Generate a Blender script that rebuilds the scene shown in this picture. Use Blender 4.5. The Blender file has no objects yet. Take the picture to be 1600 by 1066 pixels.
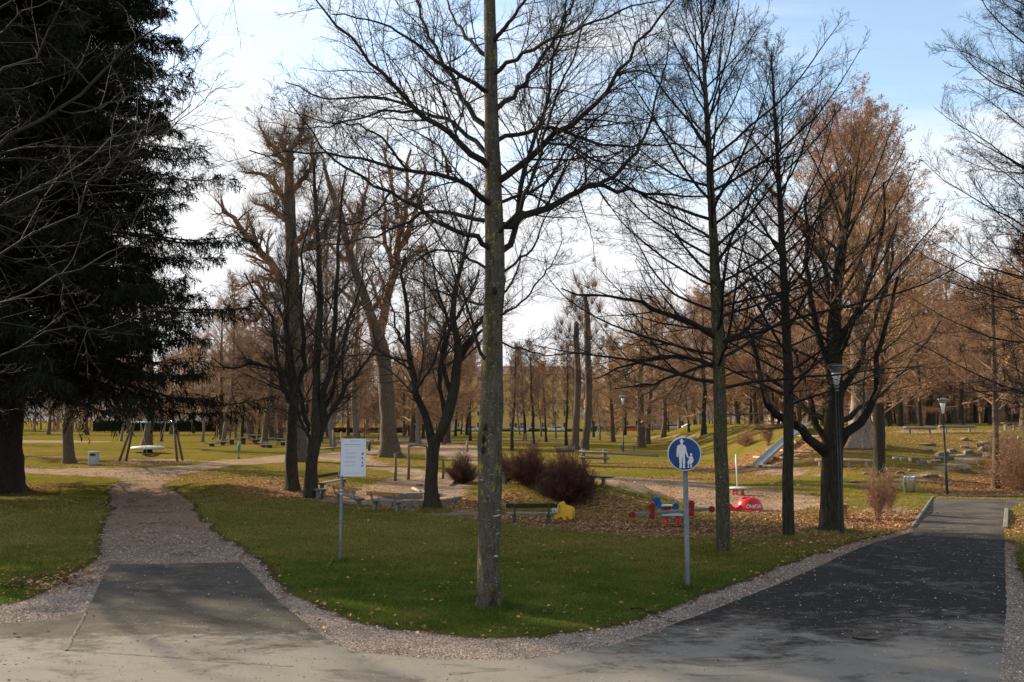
import bpy, bmesh, math, random
import numpy as np
from mathutils import Vector, Matrix
from mathutils.geometry import delaunay_2d_cdt

# ------------------------------------------------------------------ camera, world, sun, exposure
SC = bpy.context.scene
COL = SC.collection
CAM_H = 3.1
PITCH = math.atan(122 / 1280)
cam_d = bpy.data.cameras.new('camera')
cam_d.lens = 28.8
cam_d.sensor_width = 36
cam_d.clip_end = 6000
cam = bpy.data.objects.new('camera', cam_d)
COL.objects.link(cam)
cam.location = (0, 0, CAM_H)
cam.rotation_euler = (math.pi / 2 + PITCH, 0, 0)
SC.camera = cam
SC.view_settings.view_transform = 'Standard'
SC.view_settings.look = 'None'
SC.view_settings.gamma = 1
SC.view_settings.exposure = 1.0
SC.cycles.max_bounces = 5
SC.cycles.diffuse_bounces = 2
SC.cycles.glossy_bounces = 2
SC.cycles.transparent_max_bounces = 4

SUN_EL = math.radians(25)
SUN_AZ = math.radians(-57)          # measured from +Y (view direction) towards +X
sun_from = Vector((math.sin(SUN_AZ) * math.cos(SUN_EL), math.cos(SUN_AZ) * math.cos(SUN_EL), math.sin(SUN_EL)))
sd_ = bpy.data.lights.new('sun', 'SUN')
sd_.energy = 5.0
sd_.angle = math.radians(0.5)
sd_.color = (1.0, 0.84, 0.60)
sun = bpy.data.objects.new('sun', sd_)
COL.objects.link(sun)
sun.rotation_euler = (-sun_from).to_track_quat('-Z', 'Y').to_euler()
sun.location = (-60, 20, 60)

W = bpy.data.worlds.new('World')
SC.world = W
W.use_nodes = True


class NT:
    """small helper round a node tree"""
    def __init__(s, tree):
        s.t = tree
        s.n = tree.nodes
        s.l = tree.links

    def new(s, typ, **kw):
        nd = s.n.new(typ)
        for k, v in kw.items():
            setattr(nd, k, v)
        return nd

    def put(s, sock, v):
        if isinstance(v, bpy.types.NodeSocket):
            s.l.new(v, sock)
        elif isinstance(v, (tuple, list)):
            if len(v) == 3 and sock.type == 'RGBA':
                v = (*v, 1)
            sock.default_value = v
        else:
            sock.default_value = v

    def math(s, op, a, b=None, c=None, clamp=False):
        nd = s.new('ShaderNodeMath', operation=op, use_clamp=clamp)
        s.put(nd.inputs[0], a)
        if b is not None: s.put(nd.inputs[1], b)
        if c is not None: s.put(nd.inputs[2], c)
        return nd.outputs[0]

    def mix(s, f, a, b, blend='MIX'):
        nd = s.new('ShaderNodeMix', data_type='RGBA', blend_type=blend)
        s.put(nd.inputs[0], f); s.put(nd.inputs[6], a); s.put(nd.inputs[7], b)
        return nd.outputs[2]

    def noise(s, vec=None, scale=5, detail=3, rough=0.55, dist=0, out=0):
        nd = s.new('ShaderNodeTexNoise')
        if vec is not None: s.l.new(vec, nd.inputs['Vector'])
        nd.inputs['Scale'].default_value = scale
        nd.inputs['Detail'].default_value = detail
        nd.inputs['Roughness'].default_value = rough
        nd.inputs['Distortion'].default_value = dist
        return nd.outputs[out]

    def voro(s, vec=None, scale=5, feature='F1', out='Distance'):
        nd = s.new('ShaderNodeTexVoronoi', feature=feature)
        if vec is not None: s.l.new(vec, nd.inputs['Vector'])
        nd.inputs['Scale'].default_value = scale
        return nd.outputs[out]

    def step(s, v, a, b, lo=0.0, hi=1.0):
        nd = s.new('ShaderNodeMapRange', interpolation_type='SMOOTHSTEP')
        s.put(nd.inputs[0], v)
        nd.inputs[1].default_value = a; nd.inputs[2].default_value = b
        nd.inputs[3].default_value = lo; nd.inputs[4].default_value = hi
        return nd.outputs[0]

    def scale(s, vec, sc):
        nd = s.new('ShaderNodeMapping')
        s.l.new(vec, nd.inputs[0])
        nd.inputs['Scale'].default_value = sc
        return nd.outputs[0]

    def attr(s, name, out='Fac'):
        nd = s.new('ShaderNodeAttribute', attribute_name=name)
        return nd.outputs[out]

    def ramp(s, f, stops, const=False):
        nd = s.new('ShaderNodeValToRGB')
        s.put(nd.inputs[0], f)
        cr = nd.color_ramp
        if const: cr.interpolation = 'CONSTANT'
        while len(cr.elements) < len(stops): cr.elements.new(0.5)
        for e, (p, c) in zip(cr.elements, stops):
            e.position = p; e.color = (*c, 1)
        return nd.outputs[0]


def build_world():
    t = NT(W.node_tree)
    t.n.clear()
    out = t.new('ShaderNodeOutputWorld')
    bg = t.new('ShaderNodeBackground')
    sky = t.new('ShaderNodeTexSky', sky_type='NISHITA', sun_disc=False)
    sky.sun_elevation = SUN_EL
    sky.sun_rotation = SUN_AZ
    sky.altitude = 400
    sky.air_density = 1.0
    sky.dust_density = 0.6
    tc = t.new('ShaderNodeTexCoord')
    v = tc.outputs['Generated']
    sep = t.new('ShaderNodeSeparateXYZ')
    t.l.new(v, sep.inputs[0])
    z = sep.outputs[2]
    den = t.math('MAXIMUM', t.math('ADD', z, 0.12), 0.05)
    cx = t.math('DIVIDE', sep.outputs[0], den)
    cy = t.math('DIVIDE', sep.outputs[1], den)
    cmb = t.new('ShaderNodeCombineXYZ')
    t.l.new(cx, cmb.inputs[0]); t.l.new(cy, cmb.inputs[1])
    mp = t.new('ShaderNodeMapping')
    t.l.new(cmb.outputs[0], mp.inputs[0])
    mp.inputs['Rotation'].default_value = (0, 0, math.radians(-34))
    mp.inputs['Scale'].default_value = (0.75, 2.0, 1)
    mp.inputs['Location'].default_value = (1.3, 0.4, 0)
    n1 = t.noise(mp.outputs[0], 1.1, 7, 0.55, 0.5)
    n2 = t.noise(mp.outputs[0], 4.5, 6, 0.6, 0.8)
    # clouds thicker towards the left and towards the horizon
    base = t.math('ADD', t.math('MULTIPLY', n1, 1.0), t.math('MULTIPLY', n2, 0.42))
    left = t.step(sep.outputs[0], 0.50, -0.30, 0.02, 0.17)
    low = t.step(z, 0.40, 0.10, 0.0, 0.40)
    cov = t.math('ADD', base, t.math('ADD', left, low))
    m = t.step(cov, 0.68, 1.06)
    skyc = t.mix(1.0, sky.outputs[0], (SKY_K * 1.75, SKY_K * 1.62, SKY_K * 1.42), 'MULTIPLY')
    cloud = t.mix(t.step(z, 0.0, 0.5), (0.74, 0.735, 0.74), (0.80, 0.81, 0.83))
    # soft grey undersides
    cloud = t.mix(t.step(n2, 0.35, 0.65, 0.0, 0.35), cloud, (0.62, 0.645, 0.69))
    c = t.mix(m, skyc, cloud)
    below = t.step(z, -0.02, 0.0)
    c = t.mix(below, (0.10, 0.09, 0.07), c)
    t.l.new(c, bg.inputs[0])
    bg.inputs[1].default_value = 0.70
    t.l.new(bg.outputs[0], out.inputs[0])


SKY_K = 0.15
build_world()

# ------------------------------------------------------------------ helpers
RNG = np.random.default_rng(7)
random.seed(7)
TH = PITCH
FWD = np.array([0, math.cos(TH), math.sin(TH)])
UPV = np.array([0, -math.sin(TH), math.cos(TH)])
RGT = np.array([1.0, 0, 0])
EYE = np.array([0, 0, CAM_H])


def ray(px, py):
    return RGT * ((px - 800) / 1280) + UPV * ((533 - py) / 1280) + FWD


def at(px, py, Y):
    """the point seen at photo pixel (px,py) at distance Y ahead"""
    d = ray(px, py)
    return EYE + d * (Y / d[1])


def sst(v, a, b):
    t = np.clip((v - a) / (b - a), 0, 1)
    return t * t * (3 - 2 * t)


def H(x, y):
    """height of the ground"""
    x = np.asarray(x, float); y = np.asarray(y, float)
    h = 2.45 * sst(y, 36, 60) * sst(x - 0.10 * (y - 40), 11.5, 20) * (1 - sst(y, 110, 190) * 0.8)
    h = h + 0.85 * np.exp(-((x - 1.0) / 3.0) ** 2 - ((y - 32.6) / 2.0) ** 2)
    h = h + 0.75 * np.exp(-((x - 4.3) / 1.9) ** 2 - ((y - 31.2) / 1.5) ** 2)
    h = h + 0.45 * np.exp(-((x + 11.5) / 3.5) ** 2 - ((y - 39) / 4.0) ** 2)
    h = h - 0.25 * np.exp(-((x - 3) / 16) ** 2 - ((y - 40) / 11) ** 2)
    far = sst(y, 45, 80)
    h = h + far * 0.18 * np.sin(x * 0.11 + 1.0) * np.cos(y * 0.07)
    mid = sst(y, 12, 30)
    h = h + mid * 0.035 * (np.sin(x * 0.9 + y * 0.35) + np.sin(x * 0.37 - y * 0.8 + 2))
    return h


def gp(px, py):
    """where the ray through photo pixel (px,py) meets the ground"""
    d = ray(px, py); d = d / d[1]
    Y = 6.0
    prev = 6.0
    while Y < 900:
        p = EYE + d * Y
        if p[2] < H(p[0], p[1]):
            lo, hi = prev, Y
            for _ in range(20):
                m = (lo + hi) / 2
                q = EYE + d * m
                if q[2] < H(q[0], q[1]): hi = m
                else: lo = m
            q = EYE + d * hi
            return np.array([q[0], q[1], float(H(q[0], q[1]))])
        prev = Y
        Y *= 1.01
    return EYE + d * 900


def tag(o, label=None, cat=None, group=None, kind=None):
    if label: o['label'] = label
    if cat: o['category'] = cat
    if group: o['group'] = group
    if kind: o['kind'] = kind
    return o


def empty(name, loc, rz=0, label=None, cat=None, group=None):
    o = bpy.data.objects.new(name, None)
    COL.objects.link(o)
    o.empty_display_size = 0.3
    o.location = [float(a) for a in loc]
    o.rotation_euler = (0, 0, rz)
    return tag(o, label, cat, group)


def mesh_np(name, V, F4=None, F3=None, smooth=True, attrs=None):
    me = bpy.data.meshes.new(name)
    V = np.asarray(V, np.float32)
    n4 = 0 if F4 is None else len(F4)
    n3 = 0 if F3 is None else len(F3)
    me.vertices.add(len(V))
    me.vertices.foreach_set('co', V.ravel())
    loops = []
    if n4: loops.append(np.asarray(F4, np.int32).ravel())
    if n3: loops.append(np.asarray(F3, np.int32).ravel())
    L = np.concatenate(loops)
    me.loops.add(len(L))
    me.loops.foreach_set('vertex_index', L)
    me.polygons.add(n4 + n3)
    st = np.concatenate([np.arange(n4) * 4, n4 * 4 + np.arange(n3) * 3]).astype(np.int32)
    me.polygons.foreach_set('loop_start', st)
    me.polygons.foreach_set('use_smooth', np.full(n4 + n3, smooth, bool))
    if attrs:
        for k, a in attrs.items():
            at_ = me.attributes.new(k, 'FLOAT', 'POINT')
            at_.data.foreach_set('value', np.asarray(a, np.float32))
    me.update(calc_edges=True)
    return me


def obj(name, me, m, parent=None):
    o = bpy.data.objects.new(name, me)
    COL.objects.link(o)
    if m is not None:
        me.materials.clear()
        me.materials.append(m)
    if parent is not None: o.parent = parent
    return o


def copy_tree(o, parent=None):
    c = o.copy()
    COL.objects.link(c)
    if parent is not None: c.parent = parent
    for ch in list(KIDS.get(o.name, [])):
        copy_tree(ch, c)
    return c


KIDS = {}


def note_kids():
    KIDS.clear()
    for o in bpy.data.objects:
        if o.parent: KIDS.setdefault(o.parent.name, []).append(o)


class MB:
    """collects shapes of one mesh"""
    def __init__(s):
        s.v = []; s.f4 = []; s.f3 = []; s.n = 0; s.fn = []

    def _add(s, V, F4=(), F3=()):
        V = np.asarray(V, float)
        s.v.append(V)
        if len(F4): s.f4.append(np.asarray(F4, int) + s.n)
        if len(F3): s.f3.append(np.asarray(F3, int) + s.n)
        s.n += len(V)
        return s

    def box(s, c, size, rot=None, bev=0.0):
        hx, hy, hz = [a / 2 for a in size]
        if bev <= 0:
            V = np.array([[x, y, z] for z in (-hz, hz) for y in (-hy, hy) for x in (-hx, hx)])
            F = [[0, 2, 3, 1], [4, 5, 7, 6], [0, 1, 5, 4], [2, 6, 7, 3], [0, 4, 6, 2], [1, 3, 7, 5]]
            F3 = []
        else:
            bm = bmesh.new()
            bmesh.ops.create_cube(bm, size=1)
            bmesh.ops.scale(bm, vec=size, verts=bm.verts)
            bmesh.ops.bevel(bm, geom=bm.edges[:], offset=bev, segments=1, affect='EDGES')
            V = np.array([v.co[:] for v in bm.verts])
            F = []; F3 = []
            bm.faces.ensure_lookup_table()
            for f in bm.faces:
                ix = [v.index for v in f.verts]
                (F if len(ix) == 4 else F3).append(ix)
            bm.free()
        if rot is not None: V = V @ np.array(rot).T
        s._add(V + np.array(c), F, F3)
        return s

    def bar(s, a, b, w, h, bev=0.0):
        """box from a to b with width w (sideways) and height h"""
        a = np.array(a, float); b = np.array(b, float)
        d = b - a; L = np.linalg.norm(d); d = d / L
        up = np.array([0, 0, 1.0])
        if abs(d[2]) > 0.95: up = np.array([0, 1.0, 0])
        sx = np.cross(d, up); sx /= np.linalg.norm(sx)
        uz = np.cross(sx, d)
        R = np.stack([d, -sx, uz], 1)
        return s.box((a + b) / 2, (L, w, h), R, bev)

    def tube(s, pts, r, n=8, caps=True):
        pts = np.asarray(pts, float)[None]
        K = pts.shape[1]
        r = np.full(K, r) if np.isscalar(r) else np.asarray(r, float)
        V, F = tubes(pts, r[None], n)
        F3 = []
        if caps:
            c0 = len(V); V = np.vstack([V, pts[0, 0], pts[0, -1]])
            for k in range(n):
                F3.append([c0, (k + 1) % n, k])
                F3.append([c0 + 1, (K - 1) * n + k, (K - 1) * n + (k + 1) % n])
        return s._add(V, F, F3)

    def lathe(s, prof, n=20, c=(0, 0, 0), axis='z'):
        """prof: list of (radius, height)"""
        prof = [(max(a, 1e-4), b) for a, b in prof]
        K = len(prof)
        a = np.arange(n) * 2 * math.pi / n
        V = np.array([[r * math.cos(t), r * math.sin(t), z] for r, z in prof for t in a])
        F = [[i * n + k, i * n + (k + 1) % n, (i + 1) * n + (k + 1) % n, (i + 1) * n + k] for i in range(K - 1) for k in range(n)]
        if axis == 'y': V = V[:, [0, 2, 1]]
        if axis == 'x': V = V[:, [2, 1, 0]] * np.array([1, -1, 1])
        return s._add(V + np.array(c), F)

    def prism(s, poly, t, M=None):
        """flat outline in the xz plane, thickness t along y"""
        bm = bmesh.new()
        vs = [bm.verts.new((x, -t / 2, z)) for x, z in poly]
        f = bm.faces.new(vs)
        r = bmesh.ops.extrude_face_region(bm, geom=[f])
        bmesh.ops.translate(bm, vec=(0, t, 0), verts=[g for g in r['geom'] if isinstance(g, bmesh.types.BMVert)])
        bmesh.ops.triangulate(bm, faces=bm.faces[:])
        bmesh.ops.recalc_face_normals(bm, faces=bm.faces[:])
        bm.verts.index_update()
        V = np.array([v.co[:] for v in bm.verts])
        F3 = [[v.index for v in f.verts] for f in bm.faces]
        bm.free()
        if M is not None:
            M = np.array(M); V = V @ M[:3, :3].T + M[:3, 3]
        return s._add(V, (), F3)

    def build(s, name, m, parent=None, smooth=False):
        V = np.vstack(s.v)
        F4 = np.vstack(s.f4) if s.f4 else None
        F3 = np.vstack(s.f3) if s.f3 else None
        me = mesh_np(name, V, F4, F3, smooth)
        return obj(name, me, m, parent)


def tubes(P, R, S):
    """P (N,K,3) centre lines, R (N,K) radii -> vertices, quads"""
    N, K, _ = P.shape
    T = np.empty_like(P)
    T[:, 1:-1] = P[:, 2:] - P[:, :-2]
    T[:, 0] = P[:, 1] - P[:, 0]
    T[:, -1] = P[:, -1] - P[:, -2]
    T /= np.linalg.norm(T, axis=2, keepdims=True) + 1e-9
    A = P[:, -1] - P[:, 0]
    A /= np.linalg.norm(A, axis=1, keepdims=True) + 1e-9
    ref = np.where(np.abs(A[:, 2:3]) > 0.8, np.array([[1.0, 0.1, 0]]), np.array([[0.1, 0.05, 1.0]]))
    U = np.cross(T, ref[:, None, :])
    U /= np.linalg.norm(U, axis=2, keepdims=True) + 1e-9
    Vv = np.cross(T, U)
    a = np.arange(S) * 2 * math.pi / S
    ca = np.cos(a)[None, None, :, None]; sa = np.sin(a)[None, None, :, None]
    X = P[:, :, None, :] + R[:, :, None, None] * (U[:, :, None, :] * ca + Vv[:, :, None, :] * sa)
    V = X.reshape(-1, 3)
    i = np.arange(N)[:, None, None] * (K * S)
    k = np.arange(K - 1)[None, :, None] * S
    q = np.arange(S)[None, None, :]
    q2 = (q + 1) % S
    b = i + k
    F = np.stack([b + q, b + q2, b + S + q2, b + S + q], -1).reshape(-1, 4)
    return V, F


# ------------------------------------------------------------------ materials
MAT = {}


def mat(name, col, rough=0.8, metal=0.0, var=0.0, vscale=8.0, bump=0.0, bscale=60.0, col2=None, stretch=None, spec=0.3):
    if name in MAT: return MAT[name]
    m = bpy.data.materials.new(name)
    m.use_nodes = True
    t = NT(m.node_tree)
    b = t.n['Principled BSDF']
    b.inputs['Roughness'].default_value = rough
    b.inputs['Metallic'].default_value = metal
    b.inputs['Specular IOR Level'].default_value = spec
    tc = t.new('ShaderNodeTexCoord').outputs['Object']
    if stretch: tc = t.scale(tc, stretch)
    c2 = col2 if col2 else tuple(a * (1 - var) for a in col)
    n = t.noise(tc, vscale, 5, 0.6)
    c = t.mix(t.step(n, 0.38, 0.62), (*col, 1), (*c2, 1))
    t.l.new(c, b.inputs['Base Color'])
    if bump > 0:
        bn = t.new('ShaderNodeBump')
        bn.inputs['Strength'].default_value = 0.6
        bn.inputs['Distance'].default_value = bump
        t.l.new(t.noise(tc, bscale, 4, 0.6), bn.inputs['Height'])
        t.l.new(bn.outputs[0], b.inputs['Normal'])
    MAT[name] = m
    return m


def bark(name, dark, light, moss=None, mossw=0.0, lichen=0.0, vs=1.0, bump=0.02, marks=0.0):
    if name in MAT: return MAT[name]
    m = bpy.data.materials.new(name)
    m.use_nodes = True
    t = NT(m.node_tree)
    b = t.n['Principled BSDF']
    b.inputs['Roughness'].default_value = 0.9
    b.inputs['Specular IOR Level'].default_value = 0.15
    tc = t.new('ShaderNodeTexCoord').outputs['Object']
    st = t.scale(tc, (9 * vs, 9 * vs, 2.0 * vs))
    n = t.noise(st, 2.2, 6, 0.65, 0.6)
    n2 = t.noise(tc, 1.7 * vs, 4, 0.6)
    fine = t.noise(tc, 60 * vs, 4, 0.7)
    c = t.mix(t.step(n, 0.33, 0.66), (*dark, 1), (*light, 1))
    c = t.mix(t.step(fine, 0.48, 0.62, 0, 0.45), c, tuple(min(1, a * 1.7) for a in light))
    if moss:
        mm = t.noise(t.scale(tc, (1, 1, 0.45)), 2.6 * vs, 5, 0.7)
        c = t.mix(t.step(mm, 0.62 - mossw * 0.3, 0.78 - mossw * 0.3, 0, 0.85), c, (*moss, 1))
    if lichen > 0:
        v = t.noise(t.scale(tc, (1, 1, 0.6)), 4.2, 6, 0.75)
        c = t.mix(t.step(v, 0.66 - lichen * 0.08, 0.72 - lichen * 0.08, 0, 0.9), c, (0.26, 0.20, 0.035))
        k = t.noise(tc, 23, 3, 0.6)
        c = t.mix(t.step(k, 0.60, 0.68, 0, 0.8), c, (0.24, 0.24, 0.21))
        d = t.noise(t.scale(tc, (1, 1, 0.5)), 1.6, 5, 0.7)
        c = t.mix(t.step(d, 0.57, 0.66, 0, 0.85), c, (0.018, 0.014, 0.010))
    if marks > 0:
        sp = t.new('ShaderNodeSeparateXYZ'); t.l.new(tc, sp.inputs[0])
        w = t.math('ADD', t.noise(t.scale(tc, (5.0, 5.0, 30)), 1.0, 2, 0.4), t.math('MULTIPLY', t.math('SUBTRACT', t.noise(tc, 2.3, 2), 0.5), 0.35))
        lo = t.math('MULTIPLY', t.step(sp.outputs[2], 0.45, 0.7), t.step(sp.outputs[2], 2.5, 1.6))
        c = t.mix(t.math('MULTIPLY', lo, t.step(w, 0.70, 0.74, 0, 0.9)), c, (0.55, 0.55, 0.53))
    t.l.new(c, b.inputs['Base Color'])
    bn = t.new('ShaderNodeBump')
    bn.inputs['Strength'].default_value = 0.9
    bn.inputs['Distance'].default_value = bump
    t.l.new(t.math('ADD', n, t.math('MULTIPLY', fine, 0.3)), bn.inputs['Height'])
    t.l.new(bn.outputs[0], b.inputs['Normal'])
    MAT[name] = m
    return m


def rnd_mat(name, stops, rough=0.7, transl=0.0, attr='rnd'):
    """colour picked by a per-leaf random number"""
    if name in MAT: return MAT[name]
    m = bpy.data.materials.new(name)
    m.use_nodes = True
    t = NT(m.node_tree)
    b = t.n['Principled BSDF']
    b.inputs['Roughness'].default_value = rough
    b.inputs['Specular IOR Level'].default_value = 0.2
    c = t.ramp(t.attr(attr), stops)
    t.l.new(c, b.inputs['Base Color'])
    if transl > 0:
        tr = t.new('ShaderNodeBsdfTranslucent')
        t.l.new(c, tr.inputs[0])
        mx = t.new('ShaderNodeMixShader')
        mx.inputs[0].default_value = transl
        t.l.new(b.outputs[0], mx.inputs[1]); t.l.new(tr.outputs[0], mx.inputs[2])
        t.l.new(mx.outputs[0], t.n['Material Output'].inputs[0])
    MAT[name] = m
    return m

# ------------------------------------------------------------------ the ground, split where its surfaces meet
def G2(pts):
    return np.array([gp(a, b)[:2] for a, b in pts])


def ragged(poly, amp, closed=True):
    """resample an outline finely and make it uneven"""
    out = []
    n = len(poly)
    for i in range(n if closed else n - 1):
        a = poly[i]; b = poly[(i + 1) % n]
        L = np.linalg.norm(b - a)
        Y = max(8, min(a[1], b[1]))
        stp = 0.09 * (Y / 10) ** 1.5
        k = max(1, int(L / stp))
        for j in range(k):
            out.append(a + (b - a) * j / k)
    out = np.array(out)
    if amp > 0:
        s = out[:, 0] * 1.0 + out[:, 1] * 0.7
        c = RNG.normal(0, 1, (len(out), 2))
        w = np.sin(s * 2.1)[:, None] * 0.4 + np.sin(s * 5.3 + 1)[:, None] * 0.3
        keep = (out[:, 1] > 9) & (np.abs(out[:, 0]) < out[:, 1] * 0.75)
        out = out + (c * amp * 0.5 + w * amp) * keep[:, None] * np.clip(out[:, 1:2] / 15, 0.6, 2.5)
    return out


def smooth_poly(pts, it=2):
    p = np.asarray(pts, float)
    for _ in range(it):
        q = np.roll(p, -1, 0)
        p = np.stack([p * 0.75 + q * 0.25, p * 0.25 + q * 0.75], 1).reshape(-1, 2)
    return p


def pip(P, poly):
    x, y = P[:, 0], P[:, 1]
    ins = np.zeros(len(P), bool)
    x1, y1 = poly[:, 0], poly[:, 1]
    x2, y2 = np.roll(x1, -1), np.roll(y1, -1)
    for a, b, c, d in zip(x1, y1, x2, y2):
        if b == d: continue
        hit = ((b > y) != (d > y)) & (x < (c - a) * (y - b) / (d - b) + a)
        ins ^= hit
    return ins


def sdist(P, poly, clampv=4.0):
    a = poly; b = np.roll(poly, -1, 0)
    best = np.full(len(P), 1e9)
    for i in range(len(a)):
        d = b[i] - a[i]
        L = d @ d + 1e-12
        t = np.clip(((P - a[i]) @ d) / L, 0, 1)
        q = P - a[i] - t[:, None] * d
        best = np.minimum(best, np.einsum('ij,ij->i', q, q))
    best = np.sqrt(best)
    return np.clip(np.where(pip(P, poly), best, -best), -clampv, clampv)


# main asphalt: the strip at the bottom, the left apron and the right path
asph_px = [(-260, 985), (0, 974), (60, 970), (132, 956), (146, 935), (160, 900), (173, 882), (376, 879), (402, 903), (432, 937),
           (475, 972), (515, 1000), (547, 1017), (600, 1023), (700, 1031), (790, 1032), (860, 1026), (950, 1009), (1010, 991),
           (1100, 958), (1200, 919), (1300, 875), (1372, 846), (1424, 831), (1569, 835), (1570, 860), (1571, 900), (1573, 950), (1569, 1000), (1560, 1066)]
asph = np.vstack([G2(asph_px), [[8.2, 7.5], [8.6, 4.0], [60, 3], [60, -40], [-60, -40], [-60, 4]]])
# a lighter tone of asphalt where the path turns off behind
old = np.vstack([G2([(1424, 831), (1440, 806), (1456, 783), (1470, 779), (1600, 782)]), [[30.0, 31.2], [30.0, 29.0]], G2([(1600, 786), (1580, 793), (1572, 806), (1569, 835)])])
# gravel verge and gravel path
grav_px = [(-260, 960), (0, 946), (50, 937), (90, 918), (125, 893), (150, 868), (164, 840), (170, 800), (172, 775), (178, 757), (190, 750),
           (262, 750), (268, 762), (290, 785), (320, 812), (352, 838), (385, 862), (415, 893), (450, 926), (500, 953), (560, 974), (620, 986), (700, 994),
           (800, 997), (900, 990), (970, 977), (1040, 954), (1130, 921), (1250, 876), (1340, 846), (1400, 833), (1428, 824), (1440, 806), (1500, 900), (1300, 1066), (0, 1066), (-260, 1066)]
grav = G2(grav_px)
grav2 = np.vstack([G2([(1570, 843), (1584, 850), (1596, 900), (1625, 960), (1690, 1066), (1840, 1300), (1450, 1300), (1500, 900)])])
# trodden earth: cross path on the left
d1 = smooth_poly(G2([(-60, 727), (60, 733), (180, 733), (300, 727), (380, 717), (470, 710), (540, 706), (600, 696), (640, 690), (720, 692), (760, 700),
                     (770, 716), (745, 730), (700, 716), (650, 700), (600, 706), (570, 716), (640, 733), (720, 741), (760, 745), (740, 752), (680, 748), (600, 737),
                     (540, 722), (480, 719), (400, 725), (330, 733), (285, 742), (262, 750), (225, 756), (185, 750), (140, 743), (60, 738), (-60, 737)]))
# sandy ground under the posts and round the sandbox
d2 = smooth_poly(G2([(470, 757), (560, 765), (600, 752), (620, 745), (700, 744), (730, 752), (735, 765), (720, 790), (760, 800), (800, 806), (880, 812),
                     (960, 818), (1060, 822), (1120, 826), (1200, 828), (1260, 818), (1330, 800), (1400, 790), (1440, 800), (1424, 826), (1370, 826), (1300, 826),
                     (1240, 832), (1130, 838), (1000, 835), (900, 827), (820, 818), (740, 806), (680, 801), (600, 796), (540, 788), (480, 778), (430, 770), (400, 762)]))
d3 = smooth_poly(G2([(905, 748), (960, 744), (1060, 748), (1150, 758), (1210, 766), (1290, 778), (1300, 790), (1240, 800),
                     (1180, 806), (1100, 792), (1020, 772), (960, 763), (915, 757)]))
d4 = smooth_poly(G2([(1165, 733), (1250, 734), (1330, 742), (1300, 747), (1200, 741), (1150, 738)]), 1)
d5 = smooth_poly(G2([(1395, 750), (1450, 738), (1480, 722), (1540, 705), (1600, 690), (1600, 697), (1545, 715), (1490, 733), (1450, 748), (1380, 760)]), 1)
d6 = smooth_poly(G2([(850, 684), (1000, 681), (1120, 679), (1130, 681), (1000, 684), (850, 687), (700, 688), (560, 690), (500, 692), (500, 688), (700, 685)]), 1)
d7 = smooth_poly(G2([(-40, 687), (170, 689), (170, 692), (-40, 693)]), 1)
d8 = smooth_poly(G2([(1385, 673), (1600, 671), (1600, 674), (1385, 678)]), 1)
d9 = smooth_poly(G2([(175, 718), (300, 716), (300, 722), (175, 724)]), 1)

asph = ragged(asph, 0.012); old = ragged(old, 0.02); grav = ragged(grav, 0.10); grav2 = ragged(grav2, 0.07)
DIRT = [ragged(p, 0.12) for p in (d1, d2, d3, d4, d5, d6, d7, d8, d9)]


def leaf_weight(x, y):
    """how thickly the fallen leaves lie"""
    w = 0.26 * sst(y, 20, 34) * (1 + 0.5 * np.sin(x * .35 + np.sin(y * .3) * 2))
    for (px, py, rx, ry, a) in LEAF_SPOTS:
        c = gp(px, py)
        w = np.maximum(w, a * np.exp(-((x - c[0]) / rx) ** 2 - ((y - c[1]) / ry) ** 2))
    return w


LEAF_SPOTS = [(1160, 822, 4.5, 2.6, 1.0), (1010, 822, 3.5, 1.6, 1.0), (860, 812, 3.0, 1.7, 0.9), (740, 790, 1.8, 1.6, 0.85), (770, 782, 2.5, 1.5, 0.6), (1300, 815, 4, 3, 1.0),
              (1400, 812, 3, 3, 0.8), (1590, 820, 2.6, 5, 0.95), (1590, 762, 4, 4, 0.9), (1540, 770, 3, 2.5, 0.7), (430, 755, 4.5, 3, 0.55), (350, 745, 3, 2.5, 0.35),
              (470, 772, 3.5, 1.7, 0.85), (560, 745, 4, 3, 0.5), (240, 722, 3.2, 2.4, 0.9), (330, 715, 5, 3.5, 0.35), (1180, 720, 7, 7, 0.6), (1250, 700, 6, 4, 0.6),
              (1480, 690, 12, 9, 0.42), (420, 695, 6, 5, 0.7), (640, 792, 3, 1.2, 0.6), (950, 795, 2.5, 1.8, 0.6), (1040, 710, 9, 8, 0.30), (540, 698, 4, 3, 0.5), (1130, 745, 9, 5, 0.45),
              (100, 715, 5, 3, 0.6), (10, 765, 4, 2.4, 0.6), (1100, 860, 5, 3, 0.16), (1250, 845, 3, 2, 0.45), (900, 850, 8, 5, 0.10), (100, 905, 1.3, 1.6, 0.5)]


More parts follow.
